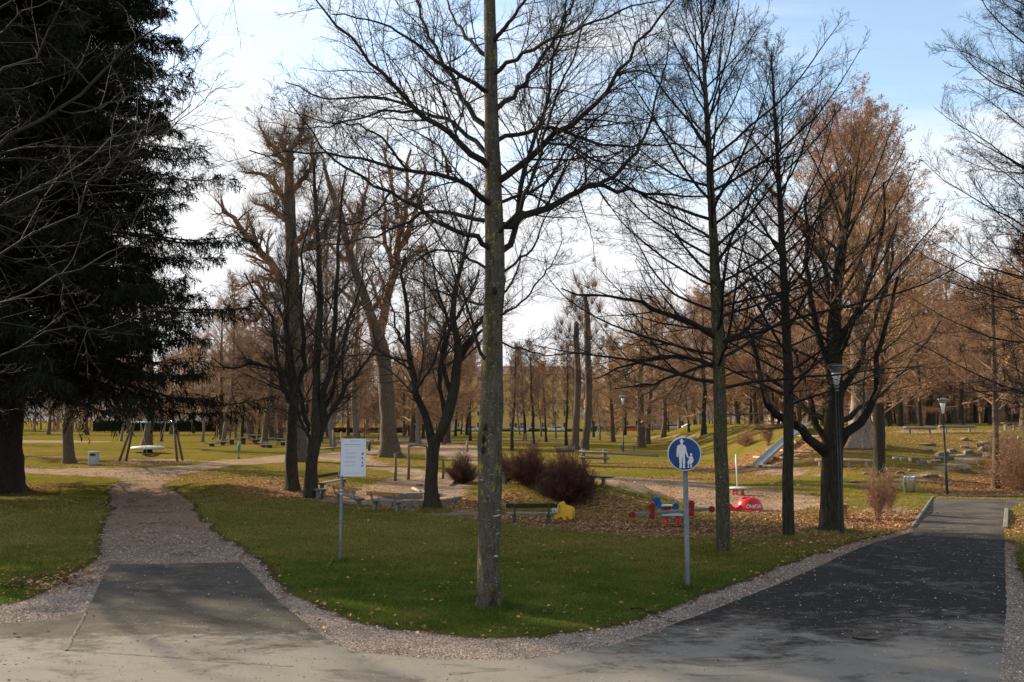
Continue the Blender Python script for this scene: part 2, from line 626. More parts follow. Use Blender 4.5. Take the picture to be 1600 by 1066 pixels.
def build_ground():
    V = []
    E = []

    def ring(poly):
        s = len(V)
        V.extend([tuple(p) for p in poly])
        n = len(poly)
        E.extend([(s + i, s + (i + 1) % n) for i in range(n)])
    for p in [asph, old, grav, grav2] + DIRT: ring(p)
    # filling points, thinning out with distance
    Y = -40.0
    while Y < 2600:
        a = abs(Y)
        stp = 0.32 if a < 16 else 0.32 * (a / 16) ** (1.25 if a < 90 else 1.6)
        if Y < 6: stp = 4
        half = max(60, Y * 1.1) if Y < 90 else Y * 1.3 + 40
        infr = Y * 0.72 + 2 if Y > 6 else 0
        xs = list(np.arange(-infr, infr, stp)) if infr > 0 else []
        xs += list(np.arange(infr + 0.1, half, max(stp * 2, 4))) + list(-np.arange(infr + 0.1, half, max(stp * 2, 4)))
        for x in xs:
            V.append((x + random.uniform(-.2, .2) * stp, Y + random.uniform(-.2, .2) * stp))
        Y += stp
    co, ed, fa, ov, oe, of = delaunay_2d_cdt([Vector(v) for v in V], E, [], 0, 1e-5)
    P = np.array([c[:] for c in co])
    Fc = np.array([f[:] for f in fa if len(f) == 3])
    Z = H(P[:, 0], P[:, 1])
    cen = P[Fc].mean(1)
    inA = pip(cen, asph); inO = pip(cen, old) & ~inA
    inG = (pip(cen, grav) | pip(cen, grav2)) & ~inA & ~inO
    inD = np.zeros(len(cen), bool)
    for p in DIRT: inD |= pip(cen, p)
    inD &= ~(inA | inO | inG)
    near = (P[:, 1] < 60) & (P[:, 1] > 4)
    sg = np.full(len(P), -4.0); sdd = np.full(len(P), -4.0)
    Pn = P[near]
    sg[near] = np.maximum(sdist(Pn, grav[::2]), sdist(Pn, grav2[::2]))
    far = (P[:, 1] > 20)
    v = np.full(far.sum(), -4.0)
    for p in DIRT: v = np.maximum(v, sdist(P[far], p))
    sdd[far] = v
    lw = leaf_weight(P[:, 0], P[:, 1])
    return P, Z, Fc, inA, inO, inG, inD, sg, sdd, lw


GP, GZ, GF, inA, inO, inG, inD, gsg, gsd, glw = build_ground()


def ground_mat():
    """grass, litter, gravel and trodden earth, whose ragged borders follow the outlines of the real surfaces"""
    m = bpy.data.materials.new('park_ground')
    m.use_nodes = True
    t = NT(m.node_tree)
    b = t.n['Principled BSDF']
    b.inputs['Roughness'].default_value = 0.95
    b.inputs['Specular IOR Level'].default_value = 0.0
    pos = t.new('ShaderNodeNewGeometry').outputs['Position']
    n_big = t.noise(pos, 0.16, 5, 0.6)
    n_mid = t.noise(pos, 0.9, 5, 0.65)
    n_f = t.noise(pos, 9, 6, 0.75)
    n_ff = t.noise(pos, 55, 4, 0.75)
    sep = t.new('ShaderNodeSeparateXYZ'); t.l.new(pos, sep.inputs[0])
    # grass: greener near, straw-coloured further into the sunny park
    dry = t.step(t.math('ADD', sep.outputs[1], t.math('MULTIPLY', n_big, 14.0)), 21, 43)
    green = t.mix(t.step(n_f, 0.35, 0.65), (0.038, 0.060, 0.008, 1), (0.088, 0.122, 0.016, 1))
    green = t.mix(t.step(n_mid, 0.45, 0.68, 0, 0.7), green, (0.165, 0.125, 0.034, 1))
    straw = t.mix(t.step(n_f, 0.36, 0.62), (0.085, 0.072, 0.012, 1), (0.200, 0.158, 0.030, 1))
    straw = t.mix(t.step(n_mid, 0.42, 0.62, 0, 0.75), straw, (0.080, 0.092, 0.012, 1))
    straw = t.mix(t.step(n_big, 0.42, 0.62, 0, 0.5), straw, (0.17, 0.115, 0.035, 1))
    grass = t.mix(dry, green, straw)
    warm = t.step(t.math('ADD', sep.outputs[1], t.math('MULTIPLY', n_mid, 9.0)), 18, 27, 0, 0.75)
    grass = t.mix(t.math('MULTIPLY', warm, t.math('SUBTRACT', 1.0, dry)), grass, t.mix(t.step(n_f, 0.36, 0.62), (0.085, 0.075, 0.012, 1), (0.190, 0.150, 0.030, 1)))
    # litter
    v1 = t.voro(pos, 11, out='Color')
    sv = t.new('ShaderNodeSeparateColor'); t.l.new(v1, sv.inputs[0])
    lit = t.ramp(sv.outputs[0], [(0.0, (0.065, 0.034, 0.018)), (0.35, (0.19, 0.092, 0.040)), (0.7, (0.31, 0.155, 0.070)), (1.0, (0.40, 0.235, 0.125))])
    lw = t.attr('leaf')
    lm = t.math('ADD', t.math('MULTIPLY', lw, 1.15), t.math('SUBTRACT', t.math('MULTIPLY', t.math('ADD', t.math('MULTIPLY', n_f, 0.7), t.math('MULTIPLY', n_mid, 0.5)), 1.3), 1.08))
    grass = t.mix(t.step(lm, 0.05, 0.28, 0, 0.9), grass, lit)
    # trodden earth
    earth = t.mix(t.step(n_mid, 0.35, 0.65), (0.225, 0.152, 0.098, 1), (0.33, 0.240, 0.165, 1))
    earth = t.mix(t.step(n_f, 0.45, 0.70, 0, 0.6), earth, (0.13, 0.085, 0.055, 1))
    earth = t.mix(t.step(lm, 0.12, 0.42, 0, 0.85), earth, lit)
    ed = t.math('ADD', t.attr('dirt'), t.math('ADD', t.math('MULTIPLY', t.math('SUBTRACT', n_f, 0.5), 1.3), t.math('MULTIPLY', t.math('SUBTRACT', n_mid, 0.5), 1.2)))
    c = t.mix(t.step(ed, -0.25, 0.25), grass, earth)
    # gravel
    gv = t.voro(pos, 62, out='Color')
    sg = t.new('ShaderNodeSeparateColor'); t.l.new(gv, sg.inputs[0])
    gr = t.ramp(sg.outputs[1], [(0.0, (0.10, 0.075, 0.055)), (0.4, (0.24, 0.185, 0.145)), (0.8, (0.38, 0.31, 0.255)), (1.0, (0.54, 0.48, 0.43))])
    pathc = t.mix(t.step(n_f, 0.4, 0.65), (0.19, 0.120, 0.078, 1), (0.32, 0.225, 0.155, 1))
    gr = t.mix(t.step(t.math('ADD', sep.outputs[1], t.math('MULTIPLY', n_mid, 4.0)), 15, 22, 0, 0.9), gr, pathc)
    gr = t.mix(t.step(n_mid, 0.50, 0.68, 0, 0.55), gr, (0.11, 0.070, 0.045, 1))
    eg = t.math('ADD', t.attr('grav'), t.math('MULTIPLY', t.math('SUBTRACT', n_f, 0.5), 0.45))
    # bare soil seam between turf and gravel
    soil = t.step(t.math('ABSOLUTE', t.math('ADD', eg, 0.04)), 0.16, 0.02, 0, 0.75)
    c = t.mix(t.step(eg, -0.05, 0.05), c, gr)
    c = t.mix(soil, c, (0.060, 0.040, 0.024, 1))
    t.l.new(c, b.inputs['Base Color'])
    bn = t.new('ShaderNodeBump')
    bn.inputs['Strength'].default_value = 1.0
    bn.inputs['Distance'].default_value = 0.03
    t.l.new(t.math('ADD', n_f, t.math('MULTIPLY', n_ff, 0.6)), bn.inputs['Height'])
    t.l.new(bn.outputs[0], b.inputs['Normal'])
    return m


def asphalt_mat(name, dark, mid, dusty):
    m = bpy.data.materials.new(name)
    m.use_nodes = True
    t = NT(m.node_tree)
    b = t.n['Principled BSDF']
    b.inputs['Specular IOR Level'].default_value = 0.12
    pos = t.new('ShaderNodeNewGeometry').outputs['Position']
    sep = t.new('ShaderNodeSeparateXYZ'); t.l.new(pos, sep.inputs[0])
    X = sep.outputs[0]; Y = sep.outputs[1]
    grain = t.noise(pos, 160, 3, 0.8)
    chips = t.voro(pos, 34, out='Color')
    sc = t.new('ShaderNodeSeparateColor'); t.l.new(chips, sc.inputs[0])
    chipd = t.voro(pos, 34)
    st = t.noise(t.scale(pos, (0.70, 1.15, 1)), 1.0, 9, 0.70, 0.5)
    st2 = t.noise(t.scale(pos, (1.6, 3.0, 1)), 2.2, 8, 0.78, 0.2)
    base = t.mix(t.step(grain, 0.38, 0.64), dark, mid)
    if dusty:
        # dust dried on the asphalt: all over the strip in front, fading into the black path on the right
        left = t.step(X, 3.2, -1.0)
        fy_r = t.step(Y, 14.6, 10.0)
        fy_l = t.step(Y, 14.0, 10.0)
        f = t.math('ADD', t.math('MULTIPLY', left, fy_l), t.math('MULTIPLY', t.math('SUBTRACT', 1.0, left), t.math('MULTIPLY', fy_r, 0.86)))
        sum_ = t.math('ADD', t.math('MULTIPLY', f, 0.95), t.math('ADD', t.math('MULTIPLY', t.math('SUBTRACT', st, 0.30), 2.3), t.math('MULTIPLY', t.math('SUBTRACT', st2, 0.30), 1.6)))
        m1 = t.step(sum_, 0.86, 1.12)
        m2 = t.step(sum_, 1.10, 1.45)
        grey = t.mix(t.step(grain, 0.35, 0.65), (0.075, 0.063, 0.051, 1), (0.135, 0.114, 0.092, 1))
        sand = t.mix(t.step(grain, 0.35, 0.65), (0.165, 0.147, 0.124, 1), (0.26, 0.236, 0.202, 1))
        base = t.mix(t.math('MULTIPLY', m1, 0.9), base, grey)
        base = t.mix(m2, base, sand)
        greyl = t.math('MULTIPLY', t.step(X, -1.2, -2.6), 0.62)
        base = t.mix(t.math('MULTIPLY', greyl, t.math('SUBTRACT', 1.0, m1)), base, grey)
    else:
        base = t.mix(t.step(st, 0.42, 0.62, 0, 0.6), base, (0.12, 0.10, 0.082, 1))
    # damp and oily stains, patched spots
    dn = t.noise(t.scale(pos, (0.5, 1.0, 1)), 1.3, 7, 0.7, 1.2)
    base = t.mix(t.step(dn, 0.52, 0.66, 0, 0.55), base, (0.024, 0.020, 0.016, 1))
    base = t.mix(t.step(t.noise(pos, 0.8, 4, 0.6), 0.56, 0.66, 0, 0.25), base, (0.16, 0.14, 0.115, 1))
    spot = t.math('MULTIPLY', t.math('GREATER_THAN', sc.outputs[0], 0.86), t.math('LESS_THAN', chipd, 0.22))
    base = t.mix(t.math('MULTIPLY', spot, 0.75), base, (0.38, 0.36, 0.33, 1))
    t.l.new(base, b.inputs['Base Color'])
    t.l.new(t.step(st, 0.3, 0.7, 0.72, 0.95), b.inputs['Roughness'])
    bn = t.new('ShaderNodeBump')
    bn.inputs['Strength'].default_value = 0.7
    bn.inputs['Distance'].default_value = 0.006
    t.l.new(grain, bn.inputs['Height'])
    t.l.new(bn.outputs[0], b.inputs['Normal'])
    return m


def add_ground():
    gm = ground_mat()
    V3 = np.column_stack([GP, GZ])
    rest = ~(inA | inO | inG | inD)
    for name, sel, m, sm in (('ground', rest, gm, True), ('gravel_path', inG, gm, True), ('dirt_path', inD, gm, True),
                             ('asphalt_path', inA, asphalt_mat('main_asphalt', (0.0125, 0.0108, 0.0090, 1), (0.034, 0.030, 0.0255, 1), True), True),
                             ('pale_asphalt_path', inO, asphalt_mat('pale_asphalt', (0.040, 0.034, 0.029, 1), (0.080, 0.067, 0.056, 1), False), True)):
        F = GF[sel]
        # all faces upward
        a = GP[F[:, 1]] - GP[F[:, 0]]; c = GP[F[:, 2]] - GP[F[:, 0]]
        flip = (a[:, 0] * c[:, 1] - a[:, 1] * c[:, 0]) < 0
        F[flip] = F[flip][:, ::-1]
        used, inv = np.unique(F.ravel(), return_inverse=True)
        me = mesh_np(name, V3[used], None, inv.reshape(-1, 3), sm,
                     {'leaf': glw[used], 'dirt': gsd[used], 'grav': gsg[used]})
        tag(obj(name, me, m), kind='structure')


add_ground()


# ------------------------------------------------------------------ grass blades, fallen leaves, gravel stones
def on_surface(P):
    """0 grass, 1 gravel, 2 asphalt, 3 earth"""
    k = np.zeros(len(P), int)
    for p in DIRT[:4]: k[pip(P, p)] = 3
    k[pip(P, grav) | pip(P, grav2)] = 1
    k[pip(P, asph) | pip(P, old)] = 2
    return k


def scatter(n, y0, y1, pw=2.0, xr=0.66):
    """points in view between two distances, density falling as 1/Y**pw (area-wise)"""
    u = RNG.random(n)
    e = 2 - pw
    if abs(e) < 1e-6: Y = y0 * (y1 / y0) ** u
    else: Y = (y0 ** e + u * (y1 ** e - y0 ** e)) ** (1 / e)
    X = RNG.uniform(-xr, xr, n) * Y
    return np.column_stack([X, Y])


def add_blades():
    P = scatter(520000, 10.6, 34, 2.0)
    P = P[on_surface(P) == 0]
    dg = np.maximum(sdist(P, grav[::3], 1.0), -1.0)
    P = P[RNG.random(len(P)) < sst(-dg, 0.0, 0.35)]
    # longer tufts round trunks and poles
    tuf = []
    for px, py, r in ((765, 948, .26), (1131, 866, .24), (1232, 842, .2), (1300, 831, .5), (1074.5, 919, .07), (531.5, 878, .06), (1316, 838, .1), (683, 799, .35), (676, 798, .3)):
        c = gp(px, py); m_ = int(2600 if r > .15 else 900)
        a = RNG.uniform(0, 6.283, m_); q = r + np.abs(RNG.normal(0, .10, m_))
        tuf.append(np.column_stack([c[0] + q * np.cos(a), c[1] + q * np.sin(a)]))
    tuf = np.vstack(tuf); n0 = len(P)
    P = np.vstack([P, tuf])
    n = len(P)
    Yn = P[:, 1]
    cl = np.sin(P[:, 0] * 3.1 + np.sin(P[:, 1] * 2.3)) * np.sin(P[:, 1] * 4.7 + P[:, 0]) * 0.5 + 0.5
    h = RNG.uniform(0.025, 0.06, n) * (0.7 + 0.7 * cl)
    h[n0:] *= RNG.uniform(1.2, 2.6, n - n0)
    w = 0.0032 * (Yn / 10) ** 0.9 * RNG.uniform(0.7, 1.3, n)
    a = RNG.uniform(0, 2 * math.pi, n)
    lean = RNG.normal(0, 0.022, (n, 2))
    z = H(P[:, 0], P[:, 1])
    b = np.column_stack([P, z - 0.004])
    dx = np.column_stack([np.cos(a) * w, np.sin(a) * w, np.zeros(n)])
    top = b + np.column_stack([lean, h])
    V = np.stack([b - dx, b + dx, top], 1).reshape(-1, 3)
    F = np.arange(3 * n).reshape(-1, 3)
    near = np.clip(RNG.normal(0.27, 0.19, n) + 0.42 * sst(Yn, 14.5, 22) + 0.2 * (1 - cl) , 0, 1)
    pt = np.sin(P[:, 0] * .8 + 2 * np.sin(P[:, 1] * .45)) * np.sin(P[:, 1] * .9 + P[:, 0] * .35) + .5 * np.sin(P[:, 0] * 2.3 + 1.5 * np.sin(P[:, 1] * 1.7))
    near = np.clip(near + .11 * pt, 0, 1)
    me = mesh_np('grass', V, None, F, False, {'rnd': np.repeat(near, 3)})
    m = rnd_mat('grass_blade', [(0.0, (0.026, 0.064, 0.006)), (0.35, (0.062, 0.118, 0.012)), (0.65, (0.175, 0.160, 0.026)), (1.0, (0.36, 0.27, 0.09))], 0.65, 0.25)
    tag(obj('grass', me, m), kind='stuff')


def leaf_quads(C, size, rnd_rot=1.0, curl=0.35):
    """small curled leaves at the points C"""
    n = len(C)
    a = RNG.uniform(0, 2 * math.pi, n)
    u = np.column_stack([np.cos(a), np.sin(a), RNG.uniform(-.5, .5, n) * rnd_rot])
    u /= np.linalg.norm(u, axis=1, keepdims=True)
    k = np.column_stack([-np.sin(a), np.cos(a), RNG.uniform(-.5, .5, n) * rnd_rot])
    nn = np.cross(u, k); nn /= np.linalg.norm(nn, axis=1, keepdims=True)
    s = size[:, None]
    cu = (RNG.uniform(0.1, 1, n) * curl)[:, None]
    A = C - u * s * 0.5
    B = C + u * s * 0.5 + nn * s * cu * 0.5
    L = C + k * s * 0.33 + nn * s * cu
    R = C - k * s * 0.33 + nn * s * cu * 0.7
    V = np.stack([A, R, B, L], 1).reshape(-1, 3)
    i = np.arange(n)[:, None] * 4
    F = np.concatenate([i + [0, 1, 2], i + [0, 2, 3]])
    return V, F


LEAF_STOPS = [(0.0, (0.09, 0.042, 0.020)), (0.3, (0.21, 0.095, 0.038)), (0.6, (0.35, 0.165, 0.065)), (0.85, (0.46, 0.26, 0.12)), (1.0, (0.54, 0.38, 0.22))]


def add_leaves():
    P = scatter(300000, 12, 62, 1.3)
    lw = leaf_weight(P[:, 0], P[:, 1])
    k = on_surface(P)
    edge = np.maximum(sdist(P, grav[::4], 1.5), -1.5)
    pr = sst(lw, 0.12, 0.90) * 0.82 + 0.014 + 0.035 * np.exp(-(edge / 0.35) ** 2)
    pr = np.where(k == 2, 0.003, pr)
    pr = np.where((k == 1) & (P[:, 1] > 19), np.maximum(pr * 0.6, 0.05), pr)
    P = P[RNG.random(len(P)) < pr]
    n = len(P)
    z = H(P[:, 0], P[:, 1]) + RNG.uniform(0.008, 0.03, n)
    V, F = leaf_quads(np.column_stack([P, z]), RNG.uniform(0.045, 0.11, n))
    r = RNG.random(n)
    me = mesh_np('fallen_leaves', V, None, F, False, {'rnd': np.repeat(r, 4)})
    tag(obj('fallen_leaves', me, rnd_mat('dead_leaf', LEAF_STOPS, 0.7)), kind='stuff')


def add_stones():
    P = scatter(150000, 9.3, 24, 2.0)
    P = np.vstack([P, scatter(60000, 9.3, 20, 2.0)])
    k = on_surface(P)
    keep = (k == 1) & (RNG.random(len(P)) < 0.85)
    keep |= (k == 2) & (RNG.random(len(P)) < 0.022)
    P = P[keep]
    n = len(P)
    s = RNG.gamma(3.0, 0.0022, n) + 0.003
    s = np.minimum(s, 0.024) * np.clip(P[:, 1] / 12, 0.9, 1.3)
    oct_ = np.array([[1, 0, 0], [0, 1, 0], [-1, 0, 0], [0, -1, 0], [0, 0, .7], [0, 0, -.5]], float)
    f = np.array([[0, 1, 4], [1, 2, 4], [2, 3, 4], [3, 0, 4]])
    a = RNG.uniform(0, 6.28, n)
    ca, sa = np.cos(a), np.sin(a)
    sc = RNG.uniform(0.6, 1.3, (n, 6, 3))
    O = oct_[None] * sc
    X = O[:, :, 0] * ca[:, None] - O[:, :, 1] * sa[:, None]
    Yv = O[:, :, 0] * sa[:, None] + O[:, :, 1] * ca[:, None]
    V = np.stack([X * s[:, None] + P[:, 0:1], Yv * s[:, None] + P[:, 1:2], O[:, :, 2] * s[:, None] + 0.002 + H(P[:, 0], P[:, 1])[:, None]], -1)
    F = (f[None] + (np.arange(n) * 6)[:, None, None]).reshape(-1, 3)
    me = mesh_np('gravel_stones', V.reshape(-1, 3), None, F, False, {'rnd': np.repeat(RNG.random(n), 6)})
    m = rnd_mat('gravel_stone', [(0.0, (0.11, 0.082, 0.062)), (0.35, (0.24, 0.185, 0.145)), (0.75, (0.38, 0.31, 0.26)), (1.0, (0.56, 0.50, 0.45))], 0.85)
    tag(obj('gravel_stones', me, m), kind='stuff')


add_blades()
add_leaves()
add_stones()


def hills():
    n = 90
    xs = np.linspace(-1500, 2200, n)
    V = []
    for r, (y, k) in enumerate(((1500, 0), (1900, 0.75), (2300, 1.0), (2700, 0.9))):
        for x in xs:
            g = 0.72 * (150 + 40 * math.sin(x * 0.003) + 25 * math.sin(x * 0.011 + 2) + 9 * math.sin(x * 0.04))
            V.append((x, y + 60 * math.sin(x * 0.01), -3 + k * g))
    F = [[r * n + i, r * n + i + 1, (r + 1) * n + i + 1, (r + 1) * n + i] for r in range(3) for i in range(n - 1)]
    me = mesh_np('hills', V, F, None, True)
    tag(obj('hills', me, mat('far_hill', (0.075, 0.095, 0.135), 0.95, var=0.5, vscale=0.02, col2=(0.13, 0.15, 0.19))), kind='structure')  # bluish tone paints the haze of distance into the hill colour


hills()

# ------------------------------------------------------------------ trees
def resample(pts, K, rng=None, wig=0.0):
    pts = np.asarray(pts, float)
    # Catmull-Rom through the given points, then even spacing
    if len(pts) > 2:
        ext = np.vstack([2 * pts[0] - pts[1], pts, 2 * pts[-1] - pts[-2]])
        out = []
        for i in range(1, len(ext) - 2):
            p0, p1, p2, p3 = ext[i - 1:i + 3]
            for t in np.linspace(0, 1, 8, endpoint=False):
                out.append(0.5 * ((2 * p1) + (-p0 + p2) * t + (2 * p0 - 5 * p1 + 4 * p2 - p3) * t * t + (-p0 + 3 * p1 - 3 * p2 + p3) * t ** 3))
        out.append(pts[-1])
        pts = np.array(out)
    d = np.concatenate([[0], np.cumsum(np.linalg.norm(np.diff(pts[:, :3], axis=0), axis=1))])
    s = np.linspace(0, d[-1], K)
    r = np.stack([np.interp(s, d, pts[:, j]) for j in range(pts.shape[1])], 1)
    if rng is not None and wig > 0:
        n = rng.normal(0, wig * d[-1] / K, (K, 3)); n[0] = 0
        r[:, :3] += n
    return r


def unit(v):
    return v / (np.linalg.norm(v, axis=-1, keepdims=True) + 1e-9)


def extend(P0, D, L, K, up, wan, rng, bend=0.0):
    """N branches growing from P0 along D"""
    N = len(P0)
    P = np.empty((N, K, 3)); P[:, 0] = P0
    d = unit(D); st = (L / (K - 1))[:, None]
    side = unit(rng.normal(0, 1, (N, 3))) * bend
    for k in range(1, K):
        d = unit(d + np.array([0, 0, 1.0]) * up * 3 / K + rng.normal(0, wan, (N, 3)) + side / K)
        P[:, k] = P[:, k - 1] + d * st
    return P


def sprout(P, R, n, rng, t0=0.2, t1=0.97, ang=(35, 60), ln=(0.3, 0.55), K=5, up=0.1, wan=0.12, rr=0.55, minr=0.003, flat=0.0, tip=0.35, scale_abs=None, upbias=0.0):
    """children along every parent branch"""
    N, KP, _ = P.shape
    t = (np.arange(n)[None] + rng.random((N, n))) / n
    t = t0 + (t1 - t0) * t
    f = t * (KP - 1)
    i = np.minimum(f.astype(int), KP - 2); w = (f - i)[..., None]
    idx = np.arange(N)[:, None]
    A = P[idx, i]; B = P[idx, i + 1]
    pos = A * (1 - w) + B * w
    T = unit(B - A)
    r = R[idx, i] * (1 - w[..., 0]) + R[idx, i + 1] * w[..., 0]
    rnd = rng.normal(0, 1, (N, n, 3))
    rnd[..., 2] = rnd[..., 2] * (1 - flat) + upbias
    perp = unit(rnd - (rnd * T).sum(-1, keepdims=True) * T)
    a = np.radians(rng.uniform(ang[0], ang[1], (N, n)))[..., None]
    D = np.cos(a) * T + np.sin(a) * perp
    plen = np.linalg.norm(np.diff(P, axis=1), axis=2).sum(1)[:, None]
    if scale_abs is not None:
        L = rng.uniform(scale_abs[0], scale_abs[1], (N, n)) * (1.1 - 0.5 * t)
    else:
        L = plen * rng.uniform(ln[0], ln[1], (N, n)) * (1.15 - 0.75 * t)
    r0 = np.maximum(np.minimum(r * rr, r * 0.9), minr)
    C = extend(pos.reshape(-1, 3), D.reshape(-1, 3), L.reshape(-1), K, up, wan, rng)
    Rc = r0.reshape(-1, 1) * np.linspace(1, tip, K)[None]
    return C, np.maximum(Rc, minr * 0.6)


class Tree:
    def __init__(s, seed):
        s.rng = np.random.default_rng(seed)
        s.parts = []

    def add(s, P, R, S):
        s.parts.append((P, R, S))

    def mesh(s, name, base):
        Vs = []; Fs = []; n = 0
        for P, R, S in s.parts:
            V, F = tubes(P - base, R, S)
            Vs.append(V); Fs.append(F + n); n += len(V)
        return mesh_np(name, np.vstack(Vs), np.vstack(Fs), None, True)


def grow(T, P, R, levels, S0=6):
    """P,R limb arrays; adds them and all further levels; returns the last level"""
    T.add(P, R, S0)
    for lv in levels:
        lv = dict(lv)
        S = lv.pop('S', 3)
        P, R = sprout(P, R, rng=T.rng, **lv)
        T.add(P, R, S)
    return P


def tip_leaves(P, rng, frac, size, m, parent, base, name='leaves'):
    n = len(P)
    k = rng.random(n) < frac
    Q = P[k]
    t = rng.integers(1, P.shape[1], len(Q))
    C = Q[np.arange(len(Q)), t] - base + rng.normal(0, size * 0.3, (len(Q), 3))
    V, F = leaf_quads(C, rng.uniform(0.6, 1.2, len(C)) * size, 2.0)
    me = mesh_np(name, V, None, F, False, {'rnd': np.repeat(rng.random(len(C)), 4)})
    return obj(name, me, m, parent)


def trunk_mesh(poly, name, base, rng, K=26, S=14, flare=0.35, lump=0.05, flare_h=0.5):
    """poly rows: x y z r ; root flare with buttresses and an uneven skin"""
    r = resample(poly, K * 3)
    d = np.concatenate([[0], np.cumsum(np.linalg.norm(np.diff(r[:, :3], axis=0), axis=1))])
    # denser rings near the ground
    u = np.linspace(0, 1, K) ** 1.5 * d[-1]
    Q = np.stack([np.interp(u, d, r[:, j]) for j in range(4)], 1)
    V = []
    ph = rng.uniform(0, 6.28, 6)
    a = np.arange(S) * 2 * math.pi / S
    for k in range(K):
        fl = flare * math.exp(-u[k] / flare_h)
        rad = Q[k, 3] * (1 + fl * (1 + 0.45 * np.cos(4 * a + ph[0]) + 0.3 * np.cos(7 * a + ph[1])) +
                         lump * np.sin(2 * a + u[k] * 1.7 + ph[2]) + lump * 0.8 * np.sin(3 * a - u[k] * 3.1 + ph[3]) + lump * 0.8 * np.sin(5 * a + u[k] * 6 + ph[4]))
        x = Q[k, :3] - base
        V.append(np.column_stack([x[0] + rad * np.cos(a), x[1] + rad * np.sin(a), np.full(S, x[2])]))
    V = np.vstack(V)
    V[:S, 2] -= 0.12
    k = np.arange(K - 1)[:, None] * S; q = np.arange(S)[None]; q2 = (q + 1) % S
    F = np.stack([k + q, k + q2, k + S + q2, k + S + q], -1).reshape(-1, 4)
    top = len(V); V = np.vstack([V, Q[-1, :3] - base + [0, 0, Q[-1, 3]]])
    F3 = [[(K - 1) * S + i, (K - 1) * S + (i + 1) % S, top] for i in range(S)]
    return mesh_np(name, V, F, F3, True)


def pxline(pts, Y0):
    """rows (px, py, half-width px, dY) -> x y z r"""
    out = []
    for p in pts:
        Y = Y0 + (p[3] if len(p) > 3 else 0)
        w = at(p[0], p[1], Y)
        out.append([*w, p[2] / 1280 * Y])
    return np.array(out)


def trunk_at(tr, z):
    """point and radius on a trunk line at height z"""
    o = np.argsort(tr[:, 2])
    return np.array([np.interp(z, tr[o, 2], tr[o, j]) for j in range(4)])


BK_DARK = bark('dark_mossy_bark', (0.016, 0.013, 0.009), (0.050, 0.042, 0.030), (0.050, 0.048, 0.010), 0.35, bump=0.03)
BK_GREY = bark('grey_lichen_bark', (0.038, 0.032, 0.024), (0.092, 0.081, 0.061), (0.060, 0.052, 0.018), 0.45, 1.0, bump=0.016, marks=1.0)
BK_BROWN = bark('brown_bark', (0.036, 0.026, 0.018), (0.135, 0.098, 0.068), (0.11, 0.10, 0.035), 0.1, bump=0.03)
BK_MID = bark('olive_bark', (0.026, 0.022, 0.015), (0.080, 0.072, 0.048), (0.085, 0.080, 0.016), 0.45, 0.4, bump=0.015)
BK_PALE = bark('pale_furrowed_bark', (0.10, 0.075, 0.055), (0.30, 0.235, 0.18), None, 0, vs=0.7, bump=0.06)
BK_BIRCH = bark('pale_grey_bark', (0.05, 0.042, 0.034), (0.20, 0.175, 0.145), None, 0, vs=1.4, bump=0.01)
TW_DARK = mat('dark_twig', (0.020, 0.016, 0.013), 0.85, var=0.4, vscale=2)
TW_WARM = mat('warm_dark_twig', (0.062, 0.042, 0.030), 0.85, var=0.4, vscale=2)
TW_LIMB = mat('dark_limb', (0.030, 0.025, 0.018), 0.9, var=0.5, vscale=6, bump=0.01, bscale=25)
TW_BROWN = mat('brown_twig', (0.30, 0.185, 0.112), 0.85, var=0.45, vscale=0.6)
TW_RED = mat('reddish_twig', (0.37, 0.220, 0.140), 0.85, var=0.35, vscale=0.5)
TW_TAN = mat('tan_twig', (0.44, 0.27, 0.14), 0.85, var=0.35, vscale=0.5)
TW_BUSH = mat('shrub_twig', (0.135, 0.056, 0.042), 0.85, var=0.5, vscale=2)
LEAF_DRY = rnd_mat('dry_leaf', [(0.0, (0.13, 0.055, 0.024)), (0.5, (0.33, 0.17, 0.085)), (1.0, (0.54, 0.32, 0.18))], 0.75, 0.25)


def tree_root(name, base, label, cat='tree', group=None):
    return empty(name, base, 0, label, cat, group)


